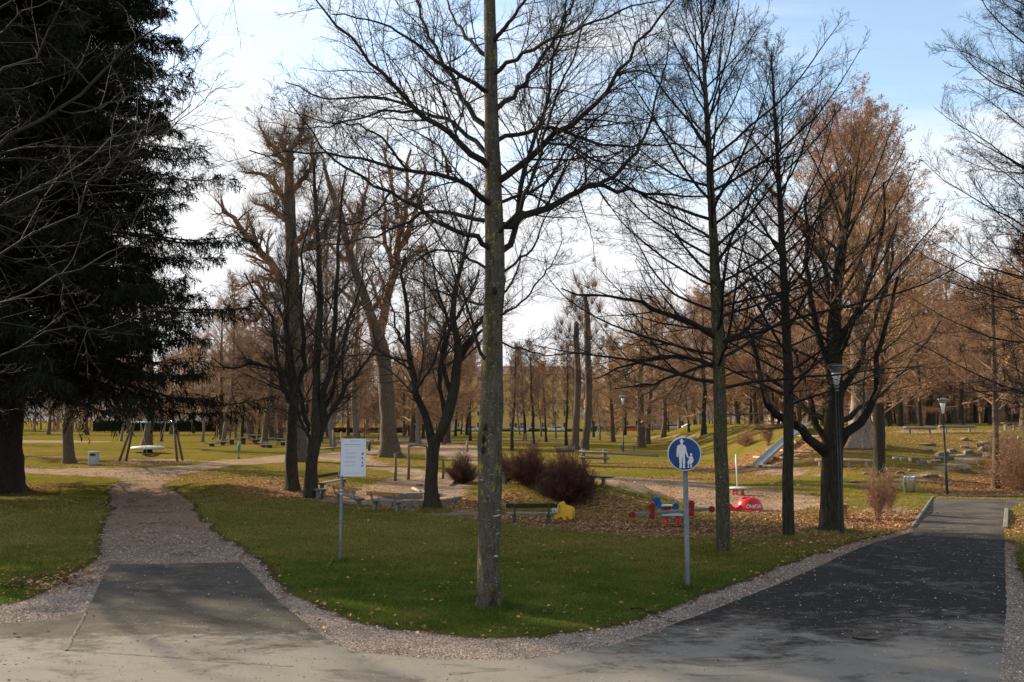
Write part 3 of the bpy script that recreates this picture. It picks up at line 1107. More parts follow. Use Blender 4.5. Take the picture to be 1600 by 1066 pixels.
# --- the big tree in the middle, its limbs traced one by one -----------------
def centre_tree():
    Y0 = gp(765, 948)[1]
    tr = pxline([(765, 948, 18.5), (764, 860, 17.5), (765, 790, 17.5), (766, 700, 18), (768, 620, 18), (769, 560, 17), (771, 500, 15.8), (773, 440, 15.2), (773, 380, 14.6),
                 (771, 300, 13.8), (769, 240, 13), (768, 180, 11.3), (767, 100, 10.2), (765, 0, 9.2), (764, -130, 9), (764, -300, 6.5), (766, -520, 3)], Y0)
    base = np.array(gp(765, 948)); tr[0, 2] = base[2]
    root = tree_root('deciduous_tree', base, 'large bare tree with grey lichen-spotted trunk in the middle of the near lawn')
    rng = np.random.default_rng(11)
    obj('trunk', trunk_mesh(tr, 'trunk', base, rng, K=90, S=28, flare=0.20, lump=0.045, flare_h=0.22), BK_GREY, root)
    for (px, py, s) in ((757, 686, 7), (760, 668, 7), (756, 703, 6), (772, 598, 6), (773, 455, 7)):
        kn = MB()
        c = at(px, py, Y0 - 0.14) - base
        kn.lathe([(0.002, .9), (.45, .8), (.8, .5), (1.0, .1), (.95, -.4), (.5, -.8), (0, -.9)], 9)
        kn.v[-1] = kn.v[-1] * (s / 1280 * Y0 * np.array([0.62, 0.5, 1.3])) * (1 + rng.normal(0, .10, (len(kn.v[-1]), 1))) + c
        kn.build('knot', mat('knot_bark', (0.020, 0.016, 0.011), 0.95, var=0.6, vscale=14, bump=0.03, bscale=30), root, True)
    limbs = [
        # (pixels, start width px, depth reached)
        ([(782, 352), (830, 335), (870, 318), (905, 298), (935, 292), (985, 298), (1040, 304), (1110, 308)], 6.5, 2.0),
        ([(928, 292), (965, 270), (992, 240), (1010, 205), (1026, 150), (1040, 95), (1050, 50)], 3.6, 2.5),
        ([(785, 288), (812, 262), (850, 222), (890, 195), (930, 160), (965, 118), (1000, 70), (1045, 15), (1075, -50)], 6.0, -1.5),
        ([(757, 268), (735, 238), (700, 208), (655, 175), (610, 130), (570, 85), (520, 30), (480, -20)], 6.0, -1.5),
        ([(758, 322), (742, 300), (722, 283), (695, 275), (640, 268), (585, 250), (540, 243), (470, 240), (390, 238)], 5.0, -3.0),
        ([(756, 350), (740, 344), (700, 337), (660, 335), (625, 350), (590, 368), (540, 380), (480, 385)], 4.0, 2.5),
        ([(758, 392), (742, 372), (722, 360), (690, 355), (655, 328), (610, 300), (560, 278), (515, 245), (480, 200), (450, 160)], 4.6, -2.5),
        ([(786, 400), (800, 365), (812, 310), (826, 255), (840, 200), (860, 120), (880, 40), (892, -40)], 5.5, 1.5),
        ([(784, 370), (806, 340), (832, 280), (850, 220), (880, 130), (905, 60), (930, -10)], 4.0, -2.0),
        ([(757, 250), (742, 222), (712, 195), (670, 178), (620, 160), (560, 152), (500, 150), (450, 130)], 4.2, 2.2),
        ([(757, 210), (730, 168), (700, 110), (672, 60), (650, 0), (640, -50)], 5.0, 1.5),
        ([(757, 145), (728, 122), (690, 100), (640, 62), (590, 35), (520, 20)], 4.2, -1.8),
        ([(778, 175), (812, 140), (846, 95), (880, 40), (905, -20)], 4.6, 2.5),
        ([(777, 120), (815, 85), (865, 60), (920, 38), (985, 10), (1040, 0)], 3.8, -2.5),
        ([(777, 225), (820, 205), (870, 200), (920, 220), (970, 228), (1040, 225), (1110, 232)], 3.8, 3.0),
        ([(758, 95), (732, 60), (706, 20), (690, -30)], 4.0, 2.0),
        ([(774, 70), (800, 30), (830, -15), (850, -70)], 4.0, -1.0),
        ([(760, 577), (748, 545), (735, 500), (722, 455), (700, 395), (672, 350), (650, 320)], 3.2, -1.0),
        ([(785, 530), (812, 545), (850, 553), (900, 552), (960, 540)], 1.7, 2.2),
        ([(784, 500), (815, 470), (850, 430), (872, 395), (880, 370)], 1.9, -1.4),
        ([(756, 480), (735, 470), (700, 462), (650, 440), (600, 405)], 2.4, 2.6),
        ([(758, 430), (735, 405), (705, 392), (665, 395), (640, 420), (600, 440)], 2.6, 1.5),
        ([(786, 435), (820, 400), (842, 370), (858, 330), (895, 300)], 2.4, 1.8),
        ([(785, 320), (830, 300), (872, 262), (900, 215), (945, 175), (960, 150)], 3.0, 2.6),
        ([(903, 298), (912, 330), (925, 370), (932, 428)], 1.3, 0.4),
        ([(610, 300), (590, 330), (555, 350), (510, 345), (450, 350)], 2.2, -1.2),
        ([(640, 268), (600, 220), (560, 195), (510, 190), (430, 170)], 2.4, -1.8),
        ([(655, 175), (600, 175), (540, 190), (480, 200), (400, 190)], 2.4, -1.0),
        ([(850, 222), (890, 225), (930, 250), (960, 255), (1010, 262), (1060, 250)], 2.4, 1.0),
        ([(965, 118), (1000, 110), (1040, 125), (1080, 140)], 2.0, -2.0),
        ([(700, 275), (690, 235), (650, 205), (610, 195)], 2.4, 1.5),
    ]
    def start(px, py):
        return trunk_at(tr, at(px, py, Y0)[2])
    done = []
    for i, (pts, w, dz) in enumerate(limbs):
        n = len(pts)
        first = pts[0]
        on_trunk = abs(first[0] - 770) < 22
        # a fork starts at the depth of the limb it leaves
        d0 = 0.0
        if not on_trunk:
            best = 1e9
            for P in done:
                u = np.array([[p[0] / p[1] * 1280, 0] for p in P[:, :2]])
                for p in P:
                    dpt = p - EYE
                    sx = 800 + 1280 * dpt[0] / (dpt @ FWD); sy = 533 - 1280 * (dpt @ UPV) / (dpt @ FWD)
                    dd = (sx - first[0]) ** 2 + (sy - first[1]) ** 2
                    if dd < best: best = dd; d0 = p[1] - Y0
        line = pxline([(p[0], p[1], w * (1 - 0.80 * k / (n - 1)), d0 + (dz if on_trunk else dz - d0 * 0.3) * (k / (n - 1)) ** 0.9) for k, p in enumerate(pts)], Y0)
        if on_trunk:
            c = start(*first)
            line[0, :3] = c[:3]
        q = resample(line, 18, rng, 0.10)
        P = q[None, :, :3]; R = q[None, :, 3]
        done.append(q[:, :3])
        R = np.maximum(R, 0.004)
        T = Tree(100 + i)
        L = np.linalg.norm(q[-1, :3] - q[0, :3])
        nsub = max(7, int(L * 5.6))
        T.add(P, R, 9)
        P1, R1 = sprout(P, R, nsub, T.rng, 0.16, 0.98, (28, 62), (0.22, 0.50), 9, 0.05, 0.10, 0.36, 0.0042, upbias=0.25)
        T.add(P1, R1, 5)
        P2, R2 = sprout(P1, R1, 9, T.rng, 0.12, 0.98, (28, 62), (0.30, 0.60), 6, 0.06, 0.12, 0.6, 0.0030, upbias=0.2)
        T2 = Tree(200 + i)
        T2.rng = T.rng
        T2.add(P2, R2, 3)
        P3, R3 = sprout(P2, R2, 5, T.rng, 0.2, 1.0, (30, 65), (0.35, 0.65), 4, 0.08, 0.14, 0.75, 0.0024, upbias=0.3)
        T2.add(P3, R3, 3)
        lo = obj('limb', T.mesh('limb', base), TW_LIMB, root)
        obj('twigs', T2.mesh('twigs', base), TW_DARK, lo)
    # two withered leaves still hanging, left of the trunk
    C = np.array([at(703, 258 + 3 * k, Y0 - 1.0) - base for k in range(4)])
    V, F = leaf_quads(C, np.full(4, 0.11), 2.0)
    obj('withered_leaves', mesh_np('withered_leaves', V, None, F, False, {'rnd': [0.1] * 16}), LEAF_DRY, root)
    # limbs above the frame, which give the crown its whole shape from anywhere else
    T = Tree(31)
    z = T.rng.uniform(12, 19, 16)
    c = np.array([trunk_at(tr, a) for a in z])
    az = np.arange(16) * 2.4
    D = np.column_stack([np.cos(az), np.sin(az), T.rng.uniform(0.5, 1.2, 16)])
    P = extend(c[:, :3], D, T.rng.uniform(2.5, 4.5, 16) * (1.5 - (z - 12) / 9), 10, 0.08, 0.07, T.rng)
    R = (c[:, 3:4] * 0.5) * np.linspace(1, 0.2, 10)[None]
    grow(T, P, R, [dict(n=9, K=6, ln=(.3, .5), minr=.004), dict(n=6, K=4, ln=(.35, .6), minr=.003)])
    obj('crown', T.mesh('crown', base), TW_DARK, root)


centre_tree()


# --- general bare tree ---------------------------------------------------------
LV_FINE = [dict(n=12, K=7, ln=(.28, .50), ang=(28, 52), up=.10, wan=.09, rr=.42, minr=.006, S=4, t0=.12),
           dict(n=8, K=5, ln=(.32, .60), ang=(28, 55), up=.10, wan=.11, rr=.6, minr=.004, t0=.12),
           dict(n=4, K=3, ln=(.40, .70), ang=(28, 58), up=.10, wan=.12, rr=.7, minr=.003, t0=.2)]


def bare_tree(name, base_px, trunk, label, seed, bark_m, twig_m, nl=26, z0=2.6, llen=(3.0, 1.2), lang=(75, 30), limb_up=0.10, manual=(), levels=None,
              leaves=None, group=None, Kt=40, flare=0.3, lr=0.42, wan=0.06, lump=0.04, cat='tree', top_f=0.98, shape=None, stubs=0, flare_h=0.4, S=16, limb_m=None, thin=1.0):
    """trunk: rows (px,py,halfwidth px[,dY]) ; limbs: procedural ones along the trunk and manual ones traced"""
    b = gp(*base_px); Y0 = b[1]
    tr = pxline(trunk, Y0)
    tr[0, 2] = b[2]; b = np.array([tr[0, 0], tr[0, 1], b[2]])
    root = tree_root(name, b, label, cat, group)
    T = Tree(seed); rng = T.rng
    obj('trunk', trunk_mesh(tr, 'trunk', b, rng, K=Kt, S=S, flare=flare, lump=lump, flare_h=flare_h), bark_m, root)
    levels = levels or LV_FINE
    Ps = []; Rs = []
    if nl:
        ztop = tr[:, 2].max()
        u = ((np.arange(nl) + rng.random(nl)) / nl) ** 0.9
        z = b[2] + z0 + (ztop * top_f - b[2] - z0) * u
        c = np.array([trunk_at(tr, a) for a in z])
        az = np.arange(nl) * 2.39996 + rng.uniform(-.4, .4, nl)
        an = np.radians(lang[0] + (lang[1] - lang[0]) * u + rng.uniform(-8, 8, nl))
        D = np.column_stack([np.cos(az) * np.sin(an), np.sin(az) * np.sin(an), np.cos(an)])
        sh = shape(u) if shape else (llen[0] + (llen[1] - llen[0]) * u)
        L = sh * rng.uniform(0.75, 1.15, nl)
        P = extend(c[:, :3], D, L, 12, limb_up, wan, rng)
        R = np.maximum(c[:, 3:4] * lr, 0.010) * np.linspace(1, 0.18, 12)[None]
        R = np.minimum(R, thin * (0.011 + L[:, None] * 0.0085) * np.linspace(1, 0.2, 12)[None])
        Ps.append(P); Rs.append(R)
    for (pts, w, dz) in manual:
        n = len(pts)
        if len(pts[0]) == 2:
            line = pxline([(p[0], p[1], w * (1 - 0.75 * k / (n - 1)), dz * (k / (n - 1))) for k, p in enumerate(pts)], Y0)
        else:
            line = pxline([(p[0], p[1], w * (1 - 0.75 * k / (n - 1)), p[2]) for k, p in enumerate(pts)], Y0)
        q = resample(line, 12, rng, 0.10)
        Ps.append(q[None, :, :3]); Rs.append(np.maximum(q[None, :, 3], 0.008))
    P = np.vstack(Ps); R = np.vstack(Rs)
    if limb_m:
        T0 = Tree(seed); T0.add(P, R, 8)
        obj('limbs', T0.mesh('limbs', b), limb_m, root)
        for lv in levels[:1]:
            lv = dict(lv); Sx = lv.pop('S', 3)
            P1, R1 = sprout(P, R, rng=rng, **lv)
        last = grow(T, P1, R1, levels[1:], Sx)
    else:
        last = grow(T, P, R, levels, 7)
    if stubs:
        # pollard knuckles with brushes of thin shoots
        tips = P[:, -1]
        D = unit(P[:, -1] - P[:, -3])
        rep = np.repeat(np.arange(len(P)), stubs)
        Dn = D[rep] * 0.5 + rng.normal(0, 0.45, (len(rep), 3)) + [0, 0, 0.6]
        Q = extend(tips[rep], Dn, rng.uniform(0.6, 1.9, len(rep)), 5, 0.15, 0.06, rng)
        Rq = np.full((len(rep), 1), 0.009) * np.linspace(1, .4, 5)[None]
        T.add(Q, Rq, 3)
    obj('crown', T.mesh('crown', b), twig_m, root)
    if leaves:
        tip_leaves(last, rng, leaves[0], leaves[1], LEAF_DRY, root, b)
    return root


# first tree right of the round sign
bare_tree('deciduous_tree', (1131, 866), [(1131, 866, 11), (1129, 780, 10.5), (1126, 690, 10), (1124, 600, 9.8), (1121, 500, 9), (1116, 400, 7.5), (1111, 300, 6), (1105, 190, 4.2), (1099, 90, 2.8), (1095, 0, 1.6), (1093, -60, 0.8)],
          'slim bare tree with ascending branches right beside the round blue sign', 21, BK_MID, TW_DARK, nl=62, z0=3.7, lang=(86, 22), limb_up=0.13, wan=0.075, thin=.75,
          shape=lambda u: 4.9 * (1 - u) ** 0.65 + 0.9, lr=0.46, flare=0.12, Kt=60,
          levels=[dict(n=14, K=7, ln=(.25, .45), ang=(25, 48), up=.10, wan=.08, rr=.42, minr=.005, S=4, t0=.12),
                  dict(n=9, K=5, ln=(.30, .55), ang=(28, 52), up=.09, wan=.10, rr=.6, minr=.0035, t0=.12),
                  dict(n=3, K=3, ln=(.40, .70), ang=(28, 58), up=.08, wan=.12, rr=.7, minr=.003, t0=.2)], S=18,
          manual=[([(1125, 575), (1080, 560), (1030, 558), (980, 572), (930, 590)], 4.2, 1.5), ([(1123, 530), (1070, 500), (1010, 478), (940, 462), (880, 455)], 4.5, -1.5),
                  ([(1122, 560), (1070, 585), (1010, 600), (960, 610)], 3, -1), ([(1128, 540), (1170, 510), (1215, 470), (1260, 420)], 4, 1.5)])
# second
bare_tree('deciduous_tree', (1232, 842), [(1232, 842, 8.5), (1231, 760, 8), (1232, 680, 8), (1232, 600, 7.5), (1228, 500, 6.5), (1223, 400, 5.5), (1218, 300, 4), (1212, 200, 2.6), (1207, 120, 1.4), (1205, 75, 0.7)],
          'thinner straight bare tree between the slim tree and the many-limbed tree by the lamp', 22, BK_DARK, TW_DARK, nl=54, z0=3.2, lang=(76, 22), limb_up=0.12, wan=0.075, thin=.75,
          shape=lambda u: 4.3 * (1 - u) ** 0.7 + 0.8, flare=0.12, Kt=50,
          levels=[dict(n=10, K=7, ln=(.25, .45), ang=(25, 48), up=.10, wan=.08, rr=.42, minr=.005, S=4, t0=.12),
                  dict(n=7, K=5, ln=(.30, .55), ang=(28, 52), up=.09, wan=.10, rr=.6, minr=.0035, t0=.12),
                  dict(n=3, K=3, ln=(.40, .70), ang=(28, 58), up=.08, wan=.12, rr=.7, minr=.003, t0=.2)])
# third, with heavy low limbs and withered leaves
bare_tree('deciduous_tree', (1300, 831), [(1300, 831, 17), (1299, 780, 15.5), (1300, 720, 16), (1302, 680, 16), (1304, 600, 12), (1303, 520, 11), (1307, 460, 9), (1314, 400, 7.5), (1322, 350, 5), (1328, 300, 2.5), (1330, 270, 1)],
          'many-limbed tree with thick dark trunk and withered leaves beside the near lamp', 23, BK_DARK, TW_BROWN, nl=30, z0=4.2, lang=(62, 18), limb_up=0.10, limb_m=TW_LIMB,
          shape=lambda u: 3.9 * np.sqrt(np.clip(1 - (u - 0.30) ** 2 / 0.55, 0, 1)) + 0.4, leaves=(0.35, 0.07), flare=0.25, Kt=50,
          manual=[([(1296, 712), (1272, 690), (1240, 665), (1205, 642), (1192, 615), (1185, 570), (1170, 520)], 9, -1.0),
                  ([(1298, 702), (1275, 660), (1262, 610), (1245, 560), (1225, 500)], 6, 1.0),
                  ([(1308, 700), (1330, 672), (1352, 655), (1368, 625), (1370, 570), (1385, 500), (1405, 430)], 8.5, -1.0),
                  ([(1308, 640), (1330, 590), (1350, 540), (1372, 480), (1392, 420), (1400, 350)], 6.5, 1.0),
                  ([(1300, 600), (1280, 540), (1272, 470), (1262, 400), (1258, 345), (1256, 300)], 7, 0.5),
                  ([(1306, 560), (1335, 500), (1362, 430), (1380, 350), (1385, 280)], 6, -1.5),
                  ([(1303, 500), (1290, 430), (1282, 370), (1285, 320), (1283, 280)], 5, 1.5),
                  ([(1310, 660), (1345, 640), (1390, 600), (1430, 560), (1470, 500)], 5, 2.0),
                  ([(1297, 660), (1260, 640), (1215, 600), (1170, 580), (1130, 590)], 5, 2.0)],
          levels=[dict(n=10, K=7, ln=(.28, .48), ang=(25, 48), up=.09, wan=.10, rr=.42, minr=.006, S=4, t0=.2),
                  dict(n=8, K=5, ln=(.32, .58), ang=(28, 52), up=.09, wan=.12, rr=.6, minr=.004, t0=.12),
                  dict(n=4, K=3, ln=(.40, .70), ang=(28, 58), up=.08, wan=.14, rr=.7, minr=.0035, t0=.2)])
# leafier one behind it, orange against the sky
bare_tree('beech_tree', (1373, 745), [(1373, 745, 9), (1374, 690, 8.5), (1372, 620, 8), (1376, 560, 7), (1380, 500, 6), (1384, 430, 4.5), (1388, 370, 3), (1390, 320, 1)],
          'rust-brown tree with withered leaves rising behind the shrub at the path corner', 24, BK_DARK, TW_TAN, nl=34, z0=2.6, lang=(62, 18), limb_up=0.11,
          shape=lambda u: 5.0 * np.sqrt(np.clip(1 - (u - 0.35) ** 2 / 0.5, 0, 1)) + 0.4, leaves=(0.4, 0.08), flare=0.2)
# the slender tree right of the second lamp
bare_tree('deciduous_tree', (1556, 763), [(1556, 763, 5), (1556, 700, 4.8), (1555, 640, 4.2), (1553, 580, 3.5), (1552, 500, 2.5), (1550, 430, 1.3)],
          'young tree with thin yellow-lit trunk right of the hillside lamp', 25, BK_BROWN, TW_RED, nl=20, z0=3.0, lang=(70, 25),
          shape=lambda u: 2.9 * (1 - u) ** 0.6 + 0.6, leaves=(0.35, 0.08), flare=0.3)
# big tree out of the frame on the right, its dark sweeping branches hang in
bare_tree('deciduous_tree', (1720, 900), [(1720, 900, 20), (1722, 760, 17), (1720, 600, 16), (1715, 450, 14), (1710, 250, 11), (1700, 50, 7), (1695, -150, 3)],
          'large tree standing outside on the right whose dark upswept branches fill the right edge', 26, BK_DARK, TW_DARK, nl=150, z0=3.0, lang=(95, 42), limb_up=0.20, wan=0.09, thin=.55,
          shape=lambda u: 3.5 * np.sqrt(np.clip(1 - (u - 0.2) ** 2 / 0.72, 0, 1)) + 0.5, lr=0.26,
          levels=[dict(n=13, K=7, ln=(.25, .42), ang=(25, 55), up=.16, wan=.07, rr=.42, minr=.0045, S=4, t0=.10),
                  dict(n=11, K=5, ln=(.30, .50), ang=(30, 60), up=.16, wan=.09, rr=.6, minr=.0035, t0=.12),
                  dict(n=3, K=3, ln=(.40, .70), ang=(28, 58), up=.08, wan=.12, rr=.7, minr=.003, t0=.2)])
# dark forked tree left of centre
bare_tree('deciduous_tree', (683, 798), [(676, 798, 12), (674, 760, 9.5), (676, 720, 9.5), (679, 690, 10), (690, 675, 9), (702, 640, 8.5), (712, 590, 7.5), (716, 540, 6.5), (708, 500, 5), (712, 450, 4), (725, 400, 3), (738, 340, 1.8), (745, 290, .8)],
          'dark mossy tree that forks low, behind the lawn edge left of the grey trunk', 27, BK_DARK, TW_WARM, nl=24, z0=5.0, lang=(60, 25),
          llen=(3.2, 1.4), flare=0.35, Kt=60,
          manual=[([(677, 700), (668, 672), (655, 640), (645, 590), (638, 540), (636, 490), (628, 440), (632, 400)], 7.2, 0.8),
                  ([(688, 690), (692, 660), (684, 620), (690, 570), (700, 520), (690, 470), (678, 430), (665, 380)], 4.2, 1.0),
                  ([(706, 620), (690, 560), (706, 510), (735, 460), (748, 420)], 4, -0.8),
                  ([(716, 555), (740, 520), (760, 490), (800, 440), (815, 390)], 4, 1.0),
                  ([(714, 570), (742, 530), (765, 505), (800, 480)], 3.5, 1.8),
                  ([(642, 560), (620, 520), (612, 480), (600, 450)], 2.4, 1.0),
                  ([(650, 610), (676, 570), (690, 530), (700, 500)], 2.2, -1.0)], limb_m=TW_LIMB,
          leaves=(0.03, 0.08),
          levels=[dict(n=12, K=7, ln=(.28, .50), ang=(28, 60), up=.06, wan=.12, rr=.42, minr=.005, S=4, t0=.15),
                  dict(n=9, K=5, ln=(.32, .60), ang=(28, 60), up=.05, wan=.13, rr=.6, minr=.0035, t0=.12),
                  dict(n=3, K=3, ln=(.40, .70), ang=(28, 60), up=.05, wan=.14, rr=.7, minr=.003, t0=.2)])
# the pair on the left
LVP = [dict(n=13, K=7, ln=(.25, .45), ang=(25, 50), up=.08, wan=.09, rr=.42, minr=.005, S=4, t0=.12),
       dict(n=10, K=5, ln=(.30, .60), ang=(28, 60), up=.03, wan=.12, rr=.6, minr=.0038, t0=.12),
       dict(n=4, K=3, ln=(.40, .70), ang=(28, 58), up=.06, wan=.14, rr=.7, minr=.003, t0=.2)]
bare_tree('deciduous_tree', (457, 766), [(457, 766, 9.5), (455, 700, 8.5), (457, 650, 8.5), (460, 610, 8), (452, 560, 6), (447, 500, 4.5), (450, 440, 3.5), (456, 380, 2)],
          'left one of the two dark mossy trees growing close together beside the info sign', 28, BK_DARK, TW_WARM, nl=24, z0=3.3, lang=(68, 28), llen=(3.6, 1.4), levels=LVP, flare=0.35, limb_m=TW_LIMB,
          manual=[([(457, 640), (440, 600), (432, 550), (425, 500), (400, 460), (380, 430)], 4.5, 1), ([(460, 620), (470, 570), (474, 500), (470, 430), (480, 350)], 5, -1),
                  ([(455, 590), (430, 575), (395, 570), (360, 575), (330, 560)], 3.4, -1.2)])
bare_tree('deciduous_tree', (487, 777), [(485, 777, 10.5), (487, 730, 9), (490, 700, 9.5), (494, 675, 10), (494, 620, 6.5), (495, 560, 6), (500, 480, 5), (498, 400, 4), (492, 300, 2.8), (490, 240, 1.2)],
          'right one of the two dark mossy trees, splitting into upright stems beside the info sign', 29, BK_DARK, TW_WARM, nl=26, z0=4.2, lang=(50, 18), llen=(3.2, 1.4), levels=LVP, flare=0.35, limb_m=TW_LIMB,
          manual=[([(498, 690), (505, 640), (512, 580), (517, 500), (528, 420), (535, 340), (540, 270)], 6, -0.6), ([(498, 680), (520, 640), (545, 600), (575, 560), (600, 520)], 5, 1),
                  ([(490, 690), (478, 660), (470, 620), (455, 560), (448, 500), (440, 440)], 5, 1.2), ([(505, 640), (525, 590), (540, 520), (560, 460), (570, 390)], 4, 1.2),
                  ([(492, 700), (470, 660), (450, 600), (445, 540)], 3, -1)])

# old pollarded giant behind the pair
bare_tree('pollarded_tree', (466, 722), [(466, 722, 15), (465, 680, 12.5), (463, 600, 11.5), (460, 520, 10.5), (458, 440, 10), (455, 380, 9.3), (453, 320, 8.3), (452, 260, 6.5), (455, 225, 4.5)],
          'tall pollarded giant with knuckled limbs towering behind the pair of mossy trees', 41, BK_BROWN, TW_BROWN, nl=9, z0=9, lang=(50, 25), llen=(3.4, 2.2), lr=0.6, stubs=26, flare=0.35, flare_h=0.9,
          manual=[([(457, 470), (435, 430), (405, 390), (375, 355), (352, 330), (344, 312)], 8, -1.5), ([(455, 330), (430, 290), (410, 272), (382, 270)], 6, 1), ([(452, 270), (435, 240), (415, 215), (408, 200)], 5.5, -1),
                  ([(455, 230), (470, 210), (474, 180)], 6, 0), ([(457, 250), (440, 225), (447, 195)], 5.5, 1), ([(458, 300), (485, 260), (487, 225)], 5, -1), ([(455, 350), (420, 325), (398, 318)], 5, 1.5),
                  ([(458, 400), (500, 370), (520, 340), (530, 300)], 6, 2), ([(460, 380), (495, 350), (515, 300)], 5, -2), ([(458, 490), (440, 465), (415, 462), (405, 500), (380, 500), (350, 475)], 6, -1.5),
                  ([(415, 462), (398, 440), (370, 455)], 3.5, -1.5), ([(405, 392), (398, 365), (388, 340)], 3.5, -1)],
          levels=[dict(n=14, K=6, ln=(.14, .36), ang=(35, 75), up=.16, wan=.08, rr=.4, minr=.009, S=4, t0=.1), dict(n=9, K=5, scale_abs=(.5, 1.9), ang=(25, 60), up=.16, wan=.10, rr=.6, minr=.006, t0=.1),
                  dict(n=4, K=4, scale_abs=(.3, .9), ang=(25, 60), up=.14, wan=.12, rr=.6, minr=.005, t0=.1)])
# the giant with the V fork
bare_tree('old_tree', (610, 714), [(610, 714, 13.5), (608, 690, 12.5), (606, 650, 12), (603, 600, 12), (598, 560, 12), (590, 525, 12), (578, 490, 8), (565, 450, 7.5), (550, 410, 7), (540, 370, 6), (530, 330, 6), (515, 290, 4), (505, 250, 2)],
          'huge old tree with furrowed trunk and V-shaped fork on the lawn behind the posts', 42, BK_BROWN, TW_BROWN, nl=14, z0=7.5, lang=(60, 25), llen=(5, 2.6), flare=0.45, flare_h=0.8, stubs=10, Kt=50,
          manual=[([(592, 525), (606, 480), (614, 430), (622, 380), (630, 330), (636, 280), (640, 230)], 8, 0.5), ([(618, 400), (640, 360), (655, 310), (665, 260)], 5.5, 1), ([(614, 420), (600, 370), (602, 320), (595, 270)], 4.5, -1),
                  ([(622, 340), (612, 290), (605, 240), (608, 200)], 4, 1), ([(545, 395), (560, 350), (572, 300), (580, 250)], 5, -1), ([(550, 410), (520, 390), (500, 350)], 4, 1), ([(578, 490), (600, 450), (580, 400)], 4, 2),
                  ([(575, 480), (545, 465), (520, 440), (500, 400)], 4.5, 2), ([(630, 330), (650, 300), (672, 280)], 3.5, -1)],
          levels=[dict(n=14, K=7, ln=(.22, .46), ang=(30, 70), up=.10, wan=.10, rr=.42, minr=.009, S=4, t0=.1), dict(n=10, K=5, ln=(.3, .55), ang=(28, 60), up=.12, wan=.11, rr=.6, minr=.007, t0=.1),
                  dict(n=5, K=4, ln=(.4, .7), ang=(28, 60), up=.12, wan=.12, rr=.6, minr=.005, t0=.1)])
# pollarded pair in the meadow
for k, (bx, line, lab) in enumerate((
        (898, [(898, 702, 6.5), (900, 660, 5.5), (903, 600, 5), (902, 560, 4.8), (900, 530, 4.6), (901, 505, 4)], 'left trunk of the pollarded pair in the meadow behind the big shrub'),
        (912, [(912, 702, 6.5), (918, 660, 6), (920, 600, 5.5), (918, 550, 5.2), (918, 510, 5), (917, 480, 4), (914, 465, 3)], 'right trunk of the pollarded pair in the meadow behind the big shrub'))):
    bare_tree('pollarded_tree', (bx, 702), line, lab, 50 + k, BK_BROWN, TW_BROWN, nl=18, z0=6.5, lang=(60, 15), llen=(3.6, 2.6), stubs=60, flare=0.3, lr=.55, group='pollarded pair in the meadow',
              levels=[dict(n=7, K=5, ln=(.2, .4), ang=(30, 60), up=.12, wan=.08, rr=.5, minr=.010, t0=.3), dict(n=6, K=4, scale_abs=(.4, 1.3), ang=(25, 55), up=.15, wan=.1, minr=.007)])


# --- the giant pale trunk on the slope
bare_tree('old_tree', (1346, 697), [(1346, 699, 15), (1345, 680, 13), (1343, 650, 12), (1342, 600, 11.5), (1340, 540, 10), (1338, 440, 9), (1336, 350, 7), (1338, 280, 5), (1340, 225, 2)],
          'old tree with broad pale furrowed buttressed trunk above the log bench', 43, BK_PALE, mat('orange_twig', (0.46, 0.26, 0.145), 0.85, var=0.3, vscale=0.5), nl=58, z0=6.0, lang=(72, 22), flare=1.1, flare_h=1.0, Kt=60, S=36,
          shape=lambda u: 6.9 - 2.4 * u ** 3, leaves=(0.7, 0.10), lump=0.07,
          levels=[dict(n=15, K=7, ln=(.25, .45), ang=(28, 60), up=.09, wan=.10, rr=.42, minr=.010, S=4, t0=.12), dict(n=10, K=5, ln=(.3, .55), ang=(28, 60), up=.10, wan=.11, rr=.6, minr=.0075, t0=.1),
                  dict(n=5, K=3, ln=(.4, .7), ang=(28, 60), up=.10, wan=.12, rr=.6, minr=.005, t0=.1)])


